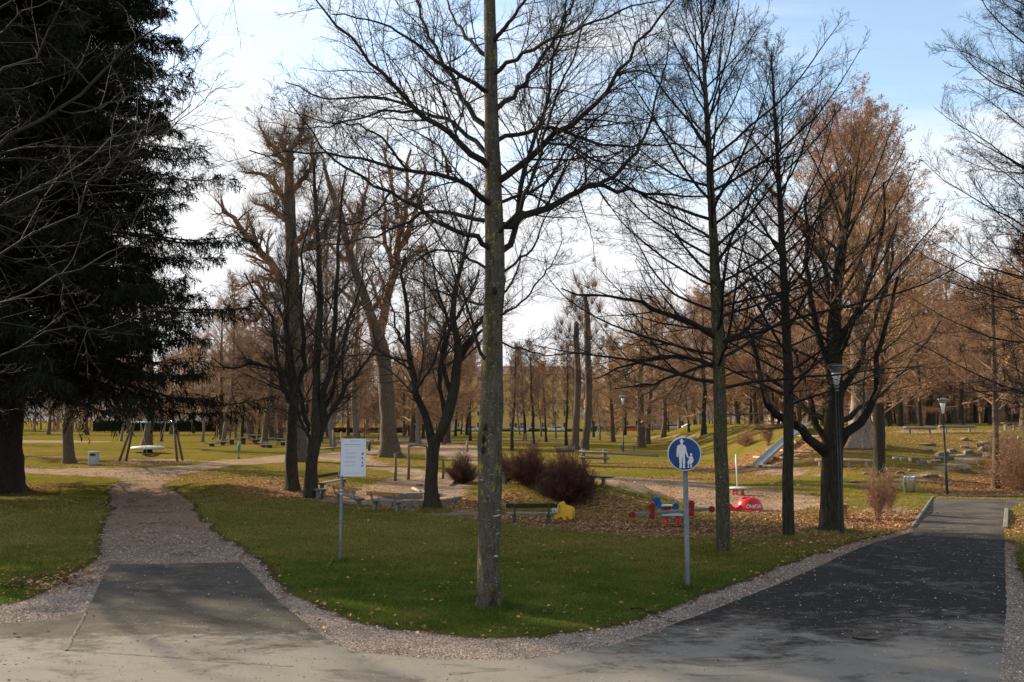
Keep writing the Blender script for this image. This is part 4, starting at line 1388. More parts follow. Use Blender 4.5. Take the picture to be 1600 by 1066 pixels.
# --- the bare tree out of frame on the left whose lit branches hang into the corner
def corner_tree():
    b = np.array([-9.2, 9.0, 0.0])
    root = tree_root('deciduous_tree', b, 'bare tree outside on the left whose thin lit branches cross the dark spruce')
    T = Tree(61); rng = T.rng
    tr = np.array([[*b, .22], [-9.1, 9.05, 3, .19], [-8.9, 9.2, 6, .15], [-8.8, 9.2, 9, .10], [-8.7, 9.3, 12, .04]])
    obj('trunk', trunk_mesh(tr, 'trunk', b, rng, K=30, S=14), BK_MID, root)
    Y0 = 9.0
    Ps = []; Rs = []
    for pts, w, dz in (([(-200, 330), (0, 232), (90, 172), (150, 120), (215, 60), (250, 0), (270, -60)], 7.5, 1.0), ([(-200, 420), (0, 330), (60, 290), (150, 240), (220, 200), (300, 160)], 6.5, 2.5),
                       ([(-150, 250), (0, 112), (50, 80), (95, 20), (110, -30)], 6, .2), ([(90, 172), (150, 165), (210, 150), (280, 100), (330, 60)], 3.2, 2.2), ([(-150, 160), (0, 50), (40, 20), (100, 0)], 4.5, -.5),
                       ([(-200, 250), (0, 235), (60, 262), (120, 290), (180, 310)], 3.6, 1.5), ([(-200, 480), (0, 400), (100, 330), (180, 250), (240, 180), (300, 30)], 5.5, 3.0), ([(150, 240), (220, 235), (290, 180), (350, 130)], 3, 3.0),
                       ([(60, 290), (120, 285), (200, 290), (270, 270), (330, 230)], 2.8, 2), ([(-200, 540), (0, 470), (90, 440), (180, 390), (250, 370)], 5, 2.0), ([(-150, 600), (0, 560), (70, 520), (140, 510), (210, 530)], 3.5, 1.0),
                       ([(-100, 60), (60, -20), (180, -60), (330, -40), (380, 0)], 4, 2.0), ([(-200, 330), (0, 345), (70, 400), (120, 470), (150, 540)], 3, 0.5)):
        n = len(pts)
        line = pxline([(p[0], p[1], w * .46 * (1 - .78 * k / (n - 1)), dz * k / (n - 1)) for k, p in enumerate(pts)], Y0)
        if pts[0][0] < 0:
            c = trunk_at(tr, max(1.5, at(*pts[0], Y0)[2] - 0.8)); line = np.vstack([[c[0], c[1], c[2], line[0, 3] * 1.1], line])
        q = resample(line, 16, rng, .12)
        Ps.append(q[None, :, :3]); Rs.append(np.maximum(q[None, :, 3], .005))
    P = np.vstack(Ps); R = np.vstack(Rs)
    az = rng.uniform(1.8, 5.2, 14); z = rng.uniform(4, 11, 14)
    c = np.array([trunk_at(tr, a) for a in z])
    Q = extend(c[:, :3], np.column_stack([np.cos(az), np.sin(az), rng.uniform(.3, 1.2, 14)]), rng.uniform(2, 4, 14), 16, .08, .07, rng)
    P = np.vstack([P, Q]); R = np.vstack([R, np.maximum(c[:, 3:4] * .4, .02) * np.linspace(1, .2, 16)[None]])
    grow(T, P, R, [dict(n=11, K=8, ln=(.16, .34), ang=(28, 62), up=.03, wan=.13, rr=.5, minr=.0042, S=4, t0=.2), dict(n=5, K=6, ln=(.35, .65), ang=(28, 60), up=.03, wan=.14, rr=.65, minr=.003, t0=.15),
                   dict(n=3, K=4, ln=(.4, .7), ang=(30, 60), up=.03, wan=.15, rr=.7, minr=.0024, t0=.2)], 7)
    obj('crown', T.mesh('crown', b), mat('corner_twig', (0.028, 0.022, 0.015), .85, var=.4, vscale=3), root)


corner_tree()


# --- spruces
NEEDLE = rnd_mat('spruce_needle', [(0.0, (0.004, 0.006, 0.0015)), (0.5, (0.009, 0.012, 0.003)), (0.85, (0.018, 0.020, 0.005)), (1.0, (0.036, 0.032, 0.009))], 0.9, 0.0)


def spruce(b, Ht, Rc, z_low, seed, label, nb=330, trunk_r=0.85, dens=1.0, cull=None):
    b = np.array(b, float)
    root = tree_root('spruce_tree', b, label)
    T = Tree(seed); rng = T.rng
    tr = np.array([[*b, trunk_r], [b[0], b[1], b[2] + 1.2, trunk_r * .80], [b[0] + .1, b[1], b[2] + Ht * .4, trunk_r * .55], [b[0], b[1], b[2] + Ht * .75, trunk_r * .25], [b[0], b[1], b[2] + Ht, .03]])
    obj('trunk', trunk_mesh(tr, 'trunk', b, rng, K=40, S=18, flare=.5, flare_h=.6), bark('spruce_bark', (0.014, 0.010, 0.008), (0.045, 0.033, 0.025), None, bump=.04), root)
    u = np.sort(rng.random(nb)) ** 0.93
    z = b[2] + z_low + (Ht - z_low - .5) * u
    az = np.arange(nb) * 2.39996 + rng.uniform(-.3, .3, nb)
    prof = (1 - u) ** 0.72
    wav = 1 + 0.16 * np.sin(u * 58 + az * 0.0) + rng.uniform(-.14, .10, nb)
    L = Rc * prof * wav + .6
    L = np.minimum(L, 5.6 / np.maximum(np.cos(az - math.radians(57)), .1))      # boughs cut short on the far side to narrow the cast shadow
    if cull is not None:
        k = cull(z, az, L); z, az, L, u = z[k], az[k], L[k], u[k]
    n = len(z)
    c = np.array([trunk_at(tr, a) for a in z])
    K = 12
    P = np.empty((n, K, 3))
    t = np.linspace(0, 1, K)[None]
    dr = (0.10 + 0.30 * (1 - u))[:, None] * L[:, None]      # droop
    rad = L[:, None] * t
    zz = z[:, None] + dr * (0.35 * t - 1.75 * t ** 1.5 + 1.0 * t ** 2.8)
    P[:, :, 0] = c[:, 0:1] + np.cos(az)[:, None] * rad
    P[:, :, 1] = c[:, 1:2] + np.sin(az)[:, None] * rad
    P[:, :, 2] = zz
    P[:, 1:] += rng.normal(0, .05, (n, K - 1, 3))
    R = (0.012 + L[:, None] * .009) * np.linspace(1, .12, K)[None]
    T.add(P, R, 5)
    # side boughlets, lying flat-ish and hanging at their ends
    ns = int(60 * dens)
    P1, R1 = sprout(P, R, ns, rng, .18, .99, (40, 75), (.12, .25), 6, -.16, .07, .4, .006, flat=.75)
    T.add(P1, R1 * .8, 3)
    obj('boughs', T.mesh('boughs', b), bark('spruce_bark', (0.014, 0.010, 0.008), (0.045, 0.033, 0.025)), root)
    # hanging needle sprays: curved, tapering, ragged ribbons of needles
    P2, R2 = sprout(P1, R1, 18, rng, .03, 1.0, (30, 85), (.3, .5), 4, -.55, .09, .5, .004, scale_abs=(.18, .55))
    allP = np.concatenate([P2, P1[:, 2:, :]]) if False else P2
    N = len(allP)
    w = rng.uniform(.010, .022, N)
    K = 4
    T_ = unit(allP[:, -1] - allP[:, 0])
    s = unit(np.cross(T_, rng.normal(0, 1, (N, 3))))
    wd = np.array([.7, 1.0, .8, .12])[None, :, None] * w[:, None, None]
    s2 = unit(np.cross(T_, s))
    V = np.concatenate([allP - s[:, None] * wd, allP + s[:, None] * wd], 1) - b      # N, 2K
    i = np.arange(N)[:, None, None] * (2 * K); k = np.arange(K - 1)[None, :, None]
    F = (i + np.concatenate([k, k + K, k + K + 1, k + 1], -1)).reshape(-1, 4)
    # tufts along the boughs themselves: short needles-bearing shoots
    V2 = V.reshape(-1, 3)
    rn = np.repeat(np.clip(rng.normal(.45, .25, N), 0, 1), 2 * K)
    P3, _ = sprout(allP, np.full((N, K), .01), 1, rng, .1, 1.0, (30, 70), (.3, .5), 2, -.1, .05, .5, .004, scale_abs=(.05, .12))
    N3 = len(P3)
    T3 = unit(P3[:, 1] - P3[:, 0]); s3 = unit(np.cross(T3, rng.normal(0, 1, (N3, 3)))) * .028
    V3 = np.stack([P3[:, 0] - s3, P3[:, 0] + s3, P3[:, 1]], 1).reshape(-1, 3) - b
    F3 = np.arange(3 * N3).reshape(-1, 3) + len(V2)
    me = mesh_np('foliage', np.vstack([V2, V3]), F, F3, False, {'rnd': np.concatenate([rn, np.repeat(rng.random(N3), 3)])})
    obj('foliage', me, NEEDLE, root)
    return root


sb = gp(8, 768)
spruce((sb[0] - 0.2, sb[1], sb[2]), 35, 10.6, 5.1, 71, 'huge dark spruce filling the left side, its boughs hanging over the path', nb=600, trunk_r=0.95)


# --- shrubs: many stems fanning from the ground
def shrub(px, py, w, h, label, seed, m=None, ns=70, name='shrub', fine=True, leaves=None, group=None, thin=.0032, stiff=.06, round_=True):
    b = gp(px, py)
    root = tree_root(name, b, label, 'shrub', group)
    T = Tree(seed); rng = T.rng
    az = rng.uniform(0, 6.28, ns)
    an = np.radians(rng.uniform(3, 72 if round_ else 17, ns))
    D = np.column_stack([np.cos(az) * np.sin(an), np.sin(az) * np.sin(an), np.cos(an)])
    L = h * rng.uniform(.75, 1.1, ns) / (np.cos(an) + np.sin(an) * h / (w / 2) * .8)
    P = extend(b + np.column_stack([np.cos(az), np.sin(az), 0 * az]) * rng.uniform(0, w * .10, ns)[:, None], D, L, 7, stiff, .06, rng)
    R = np.full((ns, 1), .008) * np.linspace(1, .35, 7)[None]
    lv = [dict(n=10, K=5, ln=(.25, .50), ang=(18, 55), up=.12, wan=.09, rr=.6, minr=thin * 1.3, t0=.15), dict(n=6 if fine else 3, K=3, ln=(.35, .65), ang=(20, 50), up=.08, wan=.1, rr=.7, minr=thin, t0=.1)]
    last = grow(T, P, R, lv, 4)
    obj('stems', T.mesh('stems', b), m or TW_BUSH, root)
    if leaves: tip_leaves(last, rng, leaves[0], leaves[1], LEAF_DRY, root, b)
    return root


shrub(886, 785, 2.5, 2.3, 'largest red-brown leafless shrub on the mound behind the yellow rider', 81, ns=330)
shrub(826, 757, 2.2, 1.75, 'red-brown shrub in the middle of the row, just right of the grey trunk', 82, ns=220)
shrub(786, 754, 2.2, 1.8, 'low red-brown shrub directly behind the grey trunk', 83, ns=200)
shrub(722, 755, 2.1, 1.8, 'fan-shaped red-brown shrub left of the grey trunk', 84, ns=200)
shrub(1372, 812, .8, 2.1, 'thin reddish sapling shrub at the near corner of the playground', 85, ns=46, m=TW_RED, round_=False, leaves=(.15, .06))
shrub(1390, 800, .8, 1.8, 'second reddish sapling shrub behind the first at the path corner', 86, ns=34, m=TW_RED, round_=False, leaves=(.15, .06))
shrub(1165, 697, 2.2, 1.5, 'brown shrub left of the slide, nearer the slim tree', 87, ns=60, m=TW_RED, leaves=(.2, .07))
shrub(1200, 696, 1.6, 1.9, 'brown upright shrub on the slope just left of the slide', 88, ns=50, m=TW_RED, round_=False, leaves=(.2, .07))
shrub(1595, 765, 3.4, 3.0, 'shrub with rusty leaves at the right edge below the slope', 89, ns=110, m=TW_RED, leaves=(.6, .08))
shrub(1575, 735, 2.6, 2.4, 'rusty-leaved shrub behind the young tree on the right slope', 90, ns=80, m=TW_RED, leaves=(.5, .08))

# --- far trees: nine kinds built once, then copied one by one ------------------
def far_variant(seed, Ht, tr_r, clear, lang, spread, twig_m, bark_m, nl=22, lean=0.0, leaves=None, shape_pow=0.42, fork=False, dense=1.0):
    nl = int(nl * 1.35); clear *= .8
    b = np.zeros(3)
    T = Tree(seed); rng = T.rng
    K = 7
    zs = np.linspace(0, Ht, K)
    w = rng.normal(0, .018 * Ht, (K, 2)); w[0] = 0; w = np.cumsum(w, 0) * .5
    tr = np.column_stack([w[:, 0] + lean * zs, w[:, 1], zs, tr_r * (1 - zs / Ht) ** .75 + .02])
    root = empty('bare_tree', (0, 0, 0))
    obj('trunk', trunk_mesh(tr, 'trunk', b, rng, K=22, S=10, flare=.45, lump=.07), bark_m, root)
    u = ((np.arange(nl) + rng.random(nl)) / nl) ** .85
    z = clear + (Ht * .97 - clear) * u
    c = np.array([trunk_at(tr, a) for a in z])
    az = np.arange(nl) * 2.39996 + rng.uniform(-.5, .5, nl)
    an = np.radians(lang[0] + (lang[1] - lang[0]) * u + rng.uniform(-10, 10, nl))
    D = np.column_stack([np.cos(az) * np.sin(an), np.sin(az) * np.sin(an), np.cos(an)])
    L = (spread * np.sqrt(np.clip(1 - (u - .35) ** 2 / shape_pow, 0, 1)) + .6) * rng.uniform(.75, 1.15, nl)
    P = extend(c[:, :3], D, L, 9, .10, .09, rng)
    R = np.maximum(c[:, 3:4] * .45, .03) * np.linspace(1, .2, 9)[None]
    last = grow(T, P, R, [dict(n=int(11 * dense), K=6, ln=(.28, .50), ang=(28, 60), up=.08, wan=.12, rr=.5, minr=.013, S=3, t0=.12), dict(n=int(9 * dense), K=4, ln=(.32, .62), ang=(28, 60), up=.08, wan=.13, rr=.6, minr=.009, t0=.1),
                          dict(n=5, K=3, ln=(.4, .75), ang=(28, 60), up=.08, wan=.14, rr=.7, minr=.0065, t0=.1)], 5)
    obj('crown', T.mesh('crown', b), twig_m, root)
    if leaves: tip_leaves(last, rng, leaves[0], leaves[1], LEAF_DRY, root, b)
    return root


FV = [far_variant(301, 17, .32, 4.0, (88, 30), 5.4, TW_BROWN, BK_BROWN),
      far_variant(302, 20, .42, 4.5, (80, 25), 6.0, TW_RED, BK_BROWN, nl=26, lean=.03),
      far_variant(303, 13, .20, 3.0, (60, 20), 3.6, TW_RED, BK_DARK, leaves=(.30, .16)),
      far_variant(304, 19, .50, 4.0, (90, 35), 6.8, TW_TAN, BK_BROWN, nl=24, lean=.05),
      far_variant(305, 15, .22, 4.5, (45, 15), 3.0, TW_BROWN, BK_DARK, nl=22, lean=-.06),
      far_variant(306, 16, .17, 4.0, (50, 20), 2.8, TW_BROWN, BK_BIRCH, nl=22),
      far_variant(307, 18, .35, 3.0, (88, 25), 6.2, TW_RED, BK_DARK, nl=26, leaves=(.45, .15)),
      far_variant(308, 14, .26, 2.4, (85, 35), 5.0, TW_TAN, BK_BROWN, nl=26, dense=1.15),
      far_variant(309, 5.0, .07, .35, (65, 25), 2.2, TW_RED, BK_DARK, nl=18),
      far_variant(310, 9.0, .12, 1.2, (75, 30), 3.3, TW_BROWN, BK_DARK, nl=22, lean=.05)]
note_kids()
fv_used = set()
KINDW = ['spreading bare tree', 'tall reddish bare tree', 'small rusty-leaved tree', 'broad tan-coloured tree', 'narrow leaning bare tree', 'thin pale-stemmed tree', 'rusty-leaved dense tree', 'bushy tan tree', 'low reddish bush', 'small crooked tree']
far_count = {}
ORD = ['first', 'second', 'third', 'fourth', 'fifth', 'sixth', 'seventh', 'eighth', 'ninth', 'tenth', 'eleventh', 'twelfth', 'thirteenth', 'fourteenth']


def place_row(where, group, items):
    """items: (px, distance, kind, scale); left to right inside one row"""
    items = sorted(items, key=lambda a: a[0])
    per = {}
    for it in items: per[it[2]] = per.get(it[2], 0) + 1
    cnt = {}
    for (px, Y, kd, sc) in items:
        c = cnt.get(kd, 0); cnt[kd] = c + 1
        kw = KINDW[kd]
        lab = f'{kw} {where}' if per[kd] == 1 else f'{ORD[c]} {kw} from the left {where}'
        src = FV[kd]
        o = src if kd not in fv_used else copy_tree(src)
        fv_used.add(kd)
        x = (px - 800) / 1280 * Y * math.cos(PITCH) / (math.cos(PITCH)) * 1.0
        o.location = (x, Y, float(H(x, Y)) - .05)
        o.rotation_euler = (0, 0, RNG.uniform(0, 6.28))
        o.scale = (sc, sc, sc * RNG.uniform(.94, 1.08))
        tag(o, lab, 'tree', group)


place_row('between the spruce and the hedge', 'trees on the lawn left of the play tower', [
    (115, 58, 1, .85), (233, 92, 1, 1.15), (193, 118, 5, .9), (256, 118, 4, .8), (320, 112, 5, .95)])
place_row('behind the wooden tables', 'slim trees behind the wooden tables', [
    (372, 122, 5, 1.0), (381, 118, 4, .9), (392, 130, 5, 1.1), (345, 140, 0, .9), (426, 120, 3, .8), (434, 122, 5, 1.2), (408, 150, 2, 1.1)])
place_row('beyond the long hedge', 'trees beyond the long hedge', [
    (-20, 170, 0, 1.1), (30, 180, 1, 1.0), (80, 165, 0, 1), (140, 172, 7, 1.2), (205, 185, 1, 1.1), (270, 168, 7, 1.2), (305, 190, 2, 1.5), (345, 180, 1, .9), (385, 172, 6, 1.0), (425, 190, 1, 1.0), (460, 175, 7, 1.2), (500, 185, 0, 1.1)])
place_row('in the meadow behind the V-forked tree', 'trees in the meadow behind the forked giant', [
    (520, 130, 4, .9), (545, 150, 0, .9), (558, 118, 5, .8), (575, 170, 1, .9), (632, 140, 0, .85), (645, 110, 3, .75), (662, 128, 4, 1.0), (694, 100, 0, .75), (712, 150, 2, 1.1), (735, 118, 4, .85), (655, 175, 1, .9)])
place_row('in front of the tall yellow building', 'trees in front of the tall yellow building', [
    (800, 78, 4, .70), (820, 120, 4, .95), (833, 100, 4, .78), (853, 112, 2, .75), (884, 92, 4, .72), (868, 140, 5, .9), (845, 150, 5, .95), (780, 130, 5, .9), (936, 125, 5, .85), (812, 155, 5, 1.0), (895, 150, 4, .95), (927, 145, 2, .9)])
place_row('in front of the long low yellow building', 'trees in front of the long yellow building', [
    (957, 112, 7, 1.05), (1000, 88, 3, .85), (1010, 95, 0, .95), (1035, 118, 0, 1.1), (1060, 150, 5, 1.3), (1040, 160, 7, 1.5), (975, 150, 2, 1.3), (1098, 92, 6, .80), (1120, 130, 7, 1.5), (1085, 165, 1, 1.25), (1150, 120, 0, 1.1)])
place_row('beyond the crest behind the slide', 'trees beyond the slide', [
    (1172, 118, 6, .8), (1205, 105, 4, .9), (1222, 130, 6, .85), (1248, 110, 0, .8), (1270, 125, 2, 1.2), (1190, 150, 1, .85), (1285, 98, 6, .8), (1240, 165, 7, 1.1)])
place_row('on the hilltop left of the second lamp', 'trees on the hilltop left of the second lamp', [
    (1308, 108, 2, 1.1), (1330, 95, 6, .75), (1385, 88, 6, .70), (1404, 80, 6, .72), (1435, 72, 2, .85), (1425, 108, 1, .85), (1455, 118, 7, 1.0), (1390, 130, 7, 1.1)])
place_row('on the hilltop right of the second lamp', 'trees on the hilltop right of the second lamp', [
    (1500, 76, 6, .66), (1480, 112, 2, 1.2), (1522, 102, 6, .7), (1545, 90, 2, 1.0), (1572, 82, 6, .72), (1597, 62, 3, .60), (1530, 130, 7, 1.1), (1595, 120, 6, .85), (1640, 95, 2, 1.2)])
place_row('in the brown grove behind the rocky slope', 'grove behind the rocky slope', [
    (1450, 92, 6, 1.0), (1490, 100, 7, 1.25), (1540, 112, 6, 1.1), (1585, 105, 6, 1.05), (1515, 125, 1, 1.0), (1420, 122, 6, 1.05), (1470, 135, 3, 1.05), (1620, 88, 6, 1.0)])
place_row('in the grove behind the many-limbed tree', 'grove behind the many-limbed tree', [
    (1230, 96, 6, .92), (1262, 104, 1, .85), (1290, 118, 6, 1.15), (1180, 112, 7, 1.25), (1130, 122, 7, 1.2), (1150, 140, 1, 1.0), (1355, 120, 7, 1.3)])
place_row('in the grove behind the mossy pair', 'grove behind the mossy pair', [
    (350, 128, 7, 1.55), (395, 145, 1, 1.1), (440, 138, 7, 1.5), (480, 150, 6, 1.1), (515, 142, 1, .9), (560, 138, 7, 1.15), (600, 155, 0, 1.1), (640, 150, 7, 1.1), (690, 146, 7, 1.0), (730, 155, 2, 1.3)])
place_row('rising behind the V-forked giant', 'tall trees behind the forked giant', [
    (415, 98, 0, 1.15), (522, 96, 5, 1.75), (560, 106, 5, 1.9), (655, 100, 5, 1.5), (700, 108, 7, 1.4), (352, 104, 5, 1.4)])
_r = np.random.default_rng(77)
for wh, gr, x0, x1, n_ in (('at the back of the left lawn', 'undergrowth of the left lawn', 330, 500, 7), ('behind the V-forked tree', 'undergrowth behind the forked giant', 520, 745, 8),
                           ('at the back of the meadow', 'undergrowth of the meadow', 930, 1110, 6), ('behind the slide', 'undergrowth behind the slide', 1120, 1300, 8), ('behind the rocky slope', 'undergrowth behind the rocky slope', 1370, 1600, 10)):
    place_row(wh, gr, [(x0 + (x1 - x0) * (k + _r.random()) / n_, _r.uniform(105, 185), (8, 9)[int(_r.random() < .55)], _r.uniform(.8, 1.3)) for k in range(n_)])
place_row('standing outside on the left', 'trees outside on the left', [(-60, 75, 1, .9), (-380, 30, 3, .8), (-130, 110, 0, 1.0)])

# ------------------------------------------------------------------ far woods, hedges
def far_woods():
    """the distant wood that reads as one mass, far behind the park"""
    T = Tree(400); rng = T.rng
    T2 = Tree(401)
    b = np.zeros(3)
    n = 0
    for sec in range(3):
        T = Tree(410 + sec); rng = T.rng
        for i in range(15):
            x = (i - 7) * 5.2 + rng.uniform(-2.2, 2.2); y = rng.uniform(-9, 9)
            Ht = rng.uniform(13, 21)
            tr = np.array([[x, y, 0, .3], [x + rng.normal(0, .3), y, Ht * .5, .18], [x + rng.normal(0, .6), y, Ht, .03]])
            q = resample(tr, 8)
            T.add(q[None, :, :3], q[None, :, 3], 5)
            nl = 18
            u = (np.arange(nl) + rng.random(nl)) / nl
            z = 1.5 + (Ht - 2) * u
            c = np.array([trunk_at(tr, a) for a in z])
            az = np.arange(nl) * 2.4
            an = np.radians(65 - 40 * u)
            D = np.column_stack([np.cos(az) * np.sin(an), np.sin(az) * np.sin(an), np.cos(an)])
            L = 4.6 * np.sqrt(np.clip(1 - (u - .4) ** 2 / .45, .05, 1)) * rng.uniform(.7, 1.2, nl)
            P = extend(c[:, :3], D, L, 5, .1, .1, rng)
            R = np.full((nl, 1), .06) * np.linspace(1, .3, 5)[None]
            grow(T, P, R, [dict(n=9, K=4, ln=(.3, .55), ang=(28, 60), minr=.024), dict(n=7, K=3, ln=(.4, .75), ang=(28, 60), minr=.018), dict(n=4, K=2, ln=(.45, .8), ang=(28, 60), minr=.015)], 3)
        me = T.mesh('far_woods', b)
        yield me


WOODS = list(far_woods())
for k, (px, Y, ky, hs, m_) in enumerate([
        (-60, 215, 1, 1.0, TW_RED), (170, 222, 1, .95, TW_TAN), (400, 226, 1, .98, TW_RED), (540, 240, 1, .95, TW_RED), (300, 250, 1, 1.25, TW_RED), (560, 262, 1, 1.3, TW_BROWN), (60, 250, 1, 1.2, TW_BROWN),
        (760, 250, 1, 1.15, TW_BROWN), (930, 248, 1, 1.2, TW_TAN), (1080, 246, 1, 1.25, TW_RED), (1340, 205, 1, 1.15, TW_RED), (1330, 230, 1, 1.3, TW_TAN), (1440, 200, 1, 1.2, TW_RED), (1560, 215, 1, 1.3, TW_BROWN), (1700, 205, 1, 1.2, TW_RED),
        (1420, 168, 1, .8, TW_TAN), (1500, 160, 1, .85, TW_RED), (1640, 165, 1, .9, TW_RED), (420, 205, 1, .75, TW_TAN), (-250, 230, 1, 1.2, TW_BROWN)]):
    me = WOODS[k % 3]
    o = bpy.data.objects.new('far_woods', me)
    COL.objects.link(o)
    if not me.materials: me.materials.append(m_)
    o.material_slots[0].link = 'OBJECT'
    o.material_slots[0].material = m_
    x = (px - 800) / 1280 * Y
    o.location = (x, Y, float(H(x, Y)) - .1)
    o.scale = (1, ky, hs)
    o.rotation_euler = (0, 0, (k % 2) * math.pi + random.uniform(-.1, .1))
    tag(o, kind='stuff')


def hedge(px0, px1, Y, h, label, dark, light, seed, thick=1.6):
    rng = np.random.default_rng(seed)
    x0 = (px0 - 800) / 1280 * Y; x1 = (px1 - 800) / 1280 * Y
    z = float(H((x0 + x1) / 2, Y))
    root = empty('hedge', ((x0 + x1) / 2, Y, z), 0, label, 'hedge')
    L = x1 - x0
    n = 9000
    C = np.column_stack([rng.uniform(-L / 2, L / 2, n), rng.uniform(-thick / 2, thick / 2, n), rng.uniform(0, h, n)])
    # most leaves sit on the clipped faces
    f = rng.integers(0, 3, n)
    C[f == 0, 1] = -thick / 2 + rng.normal(0, .05, (f == 0).sum())
    C[f == 1, 2] = h + rng.normal(0, .05, (f == 1).sum())
    V, F = leaf_quads(C, rng.uniform(.18, .36, n), 2.0)
    me = mesh_np('foliage', V, None, F, False, {'rnd': np.repeat(rng.random(n), 4)})
    obj('foliage', me, rnd_mat('hedge_leaf_%d' % seed, [(0, dark), (1, light)], .7), root)
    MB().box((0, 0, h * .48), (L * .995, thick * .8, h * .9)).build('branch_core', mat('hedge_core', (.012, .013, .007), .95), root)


hedge(150, 372, 205, 2.5, 'long dark clipped hedge beyond the lawn on the left', (.008, .012, .004), (.05, .07, .015), 501)
hedge(440, 640, 190, 1.0, 'low brown clipped hedge beyond the meadow left of centre', (.05, .022, .014), (.14, .07, .04), 502)
hedge(690, 930, 208, 0.5, 'low dark hedge behind the parked cars before the tall building', (.04, .03, .012), (.12, .08, .03), 503)

# ------------------------------------------------------------------ buildings
WALLM = {}


def building(px0, px1, Y, h, floors, wcol, rcol, label, nwin, name='apartment_building', depth=12, seed=0, win_h=1.35, roof_h=2.6, door=True):
    x0 = (px0 - 800) / 1280 * Y; x1 = (px1 - 800) / 1280 * Y
    L = x1 - x0; cx = (x0 + x1) / 2
    z = float(H(cx, Y)) - .2
    root = empty(name, (cx, Y, z), 0, label, 'building')
    wm = mat('render_%s' % name + str(seed), wcol, .9, var=.14, vscale=.35)
    rm = mat('roof_tiles_%d' % seed, rcol, .85, var=.3, vscale=1.5)
    ww, wh = 1.15, win_h
    fl = h / floors
    # the facade is cut into bands and piers so that each window is a real opening
    mb = MB()
    xs = [(-L / 2) + L * (i + .5) / nwin for i in range(nwin)]
    th = .35
    for f in range(floors):
        zb = f * fl; z1 = zb + fl * .36; z2 = z1 + wh
        mb.box((0, th / 2, (zb + z1) / 2), (L, th, z1 - zb))
        mb.box((0, th / 2, (z2 + zb + fl) / 2), (L, th, zb + fl - z2))
        e = [-L / 2] + [v for x in xs for v in (x - ww / 2, x + ww / 2)] + [L / 2]
        for k in range(0, len(e), 2):
            mb.box(((e[k] + e[k + 1]) / 2, th / 2, (z1 + z2) / 2), (e[k + 1] - e[k], th, wh))
    mb.box((-L / 2 + .15, depth / 2 + th / 2, h / 2), (.3, depth - th, h)); mb.box((L / 2 - .15, depth / 2 + th / 2, h / 2), (.3, depth - th, h))
    mb.box((0, depth - .15, h / 2), (L - .6, .3, h))
    mb.build('wall', wm, root)
    MB().box((0, -.06, .45), (L, .12, .9)).build('plinth', mat('plinth', (.22, .20, .18), .9, var=.2), root)
    ov = .5
    r = MB()
    r.prism([(-ov, h), (depth + ov, h), (depth / 2, h + roof_h)], L + 2 * ov, [[0, 1, 0, 0], [1, 0, 0, 0], [0, 0, 1, 0], [0, 0, 0, 1]])
    ro = r.build('roof', rm, root)
    for k in range(max(1, int(L / 18))):
        MB().box((-L / 2 + 6 + k * 16, depth / 2 - 1.5, h + roof_h), (.9, .7, 1.8)).build('chimney', wm, ro)
    fr_m = mat('window_frame', (.62, .60, .56), .6)
    gl_m = mat('window_glass', (.035, .042, .052), .12, spec=.6)
    fr = None
    for f in range(floors):
        for x in xs:
            zc = f * fl + fl * .36 + wh / 2
            if fr is None:
                m_ = MB()
                m_.box((0, 0, wh / 2 - .04), (ww, .08, .08)); m_.box((0, 0, -wh / 2 + .04), (ww, .08, .08))
                m_.box((-ww / 2 + .04, 0, 0), (.08, .08, wh - .16)); m_.box((ww / 2 - .04, 0, 0), (.08, .08, wh - .16)); m_.box((0, 0, 0), (.07, .08, wh - .16))
                fr = m_.build('window', fr_m, root)
                gl = MB().box((0, .05, 0), (ww - .02, .02, wh - .02)).build('pane', gl_m, fr)
                sl = MB().box((0, -.22, -wh / 2 - .03), (ww + .2, .22, .06)).build('sill', fr_m, fr)
                fr.location = (x, .16, zc)
            else:
                c = fr.copy(); COL.objects.link(c); c.parent = root; c.location = (x, .16, zc)
                for s in (gl, sl):
                    d = s.copy(); COL.objects.link(d); d.parent = c
    if door:
        MB().box((xs[nwin // 2] + L / nwin / 2, -.1, 1.15), (1.3, .12, 2.3)).build('door', mat('door_brown', (.09, .05, .03), .6), root)
    return root


YEL = (.70, .45, .13)
building(690, 908, 222, 15.5, 5, YEL, (.22, .12, .08), 'tall ochre-yellow apartment block behind the trees right of the grey trunk', 13, seed=1)
building(918, 1090, 226, 8.6, 3, (.68, .46, .18), (.24, .13, .09), 'lower long ochre-yellow apartment block right of the tall one', 10, seed=2)
building(1016, 1040, 214, 7.2, 2, (.50, .30, .23), (.22, .10, .08), 'narrow salmon-pink house in front of the long yellow block', 2, name='house', seed=3, depth=9)
building(612, 682, 228, 9.5, 3, (.52, .40, .20), (.22, .12, .08), 'yellow apartment block showing between forked giant and dark forked tree', 5, seed=4)
building(1222, 1290, 190, 7.0, 2, (.46, .38, .27), (.17, .10, .08), 'pale beige house behind the slide', 4, name='house', seed=5)
building(1385, 1600, 172, 4.6, 1, (.40, .30, .24), (.20, .11, .09), 'long low pinkish house behind the hilltop trees', 11, name='house', seed=6, win_h=1.3)


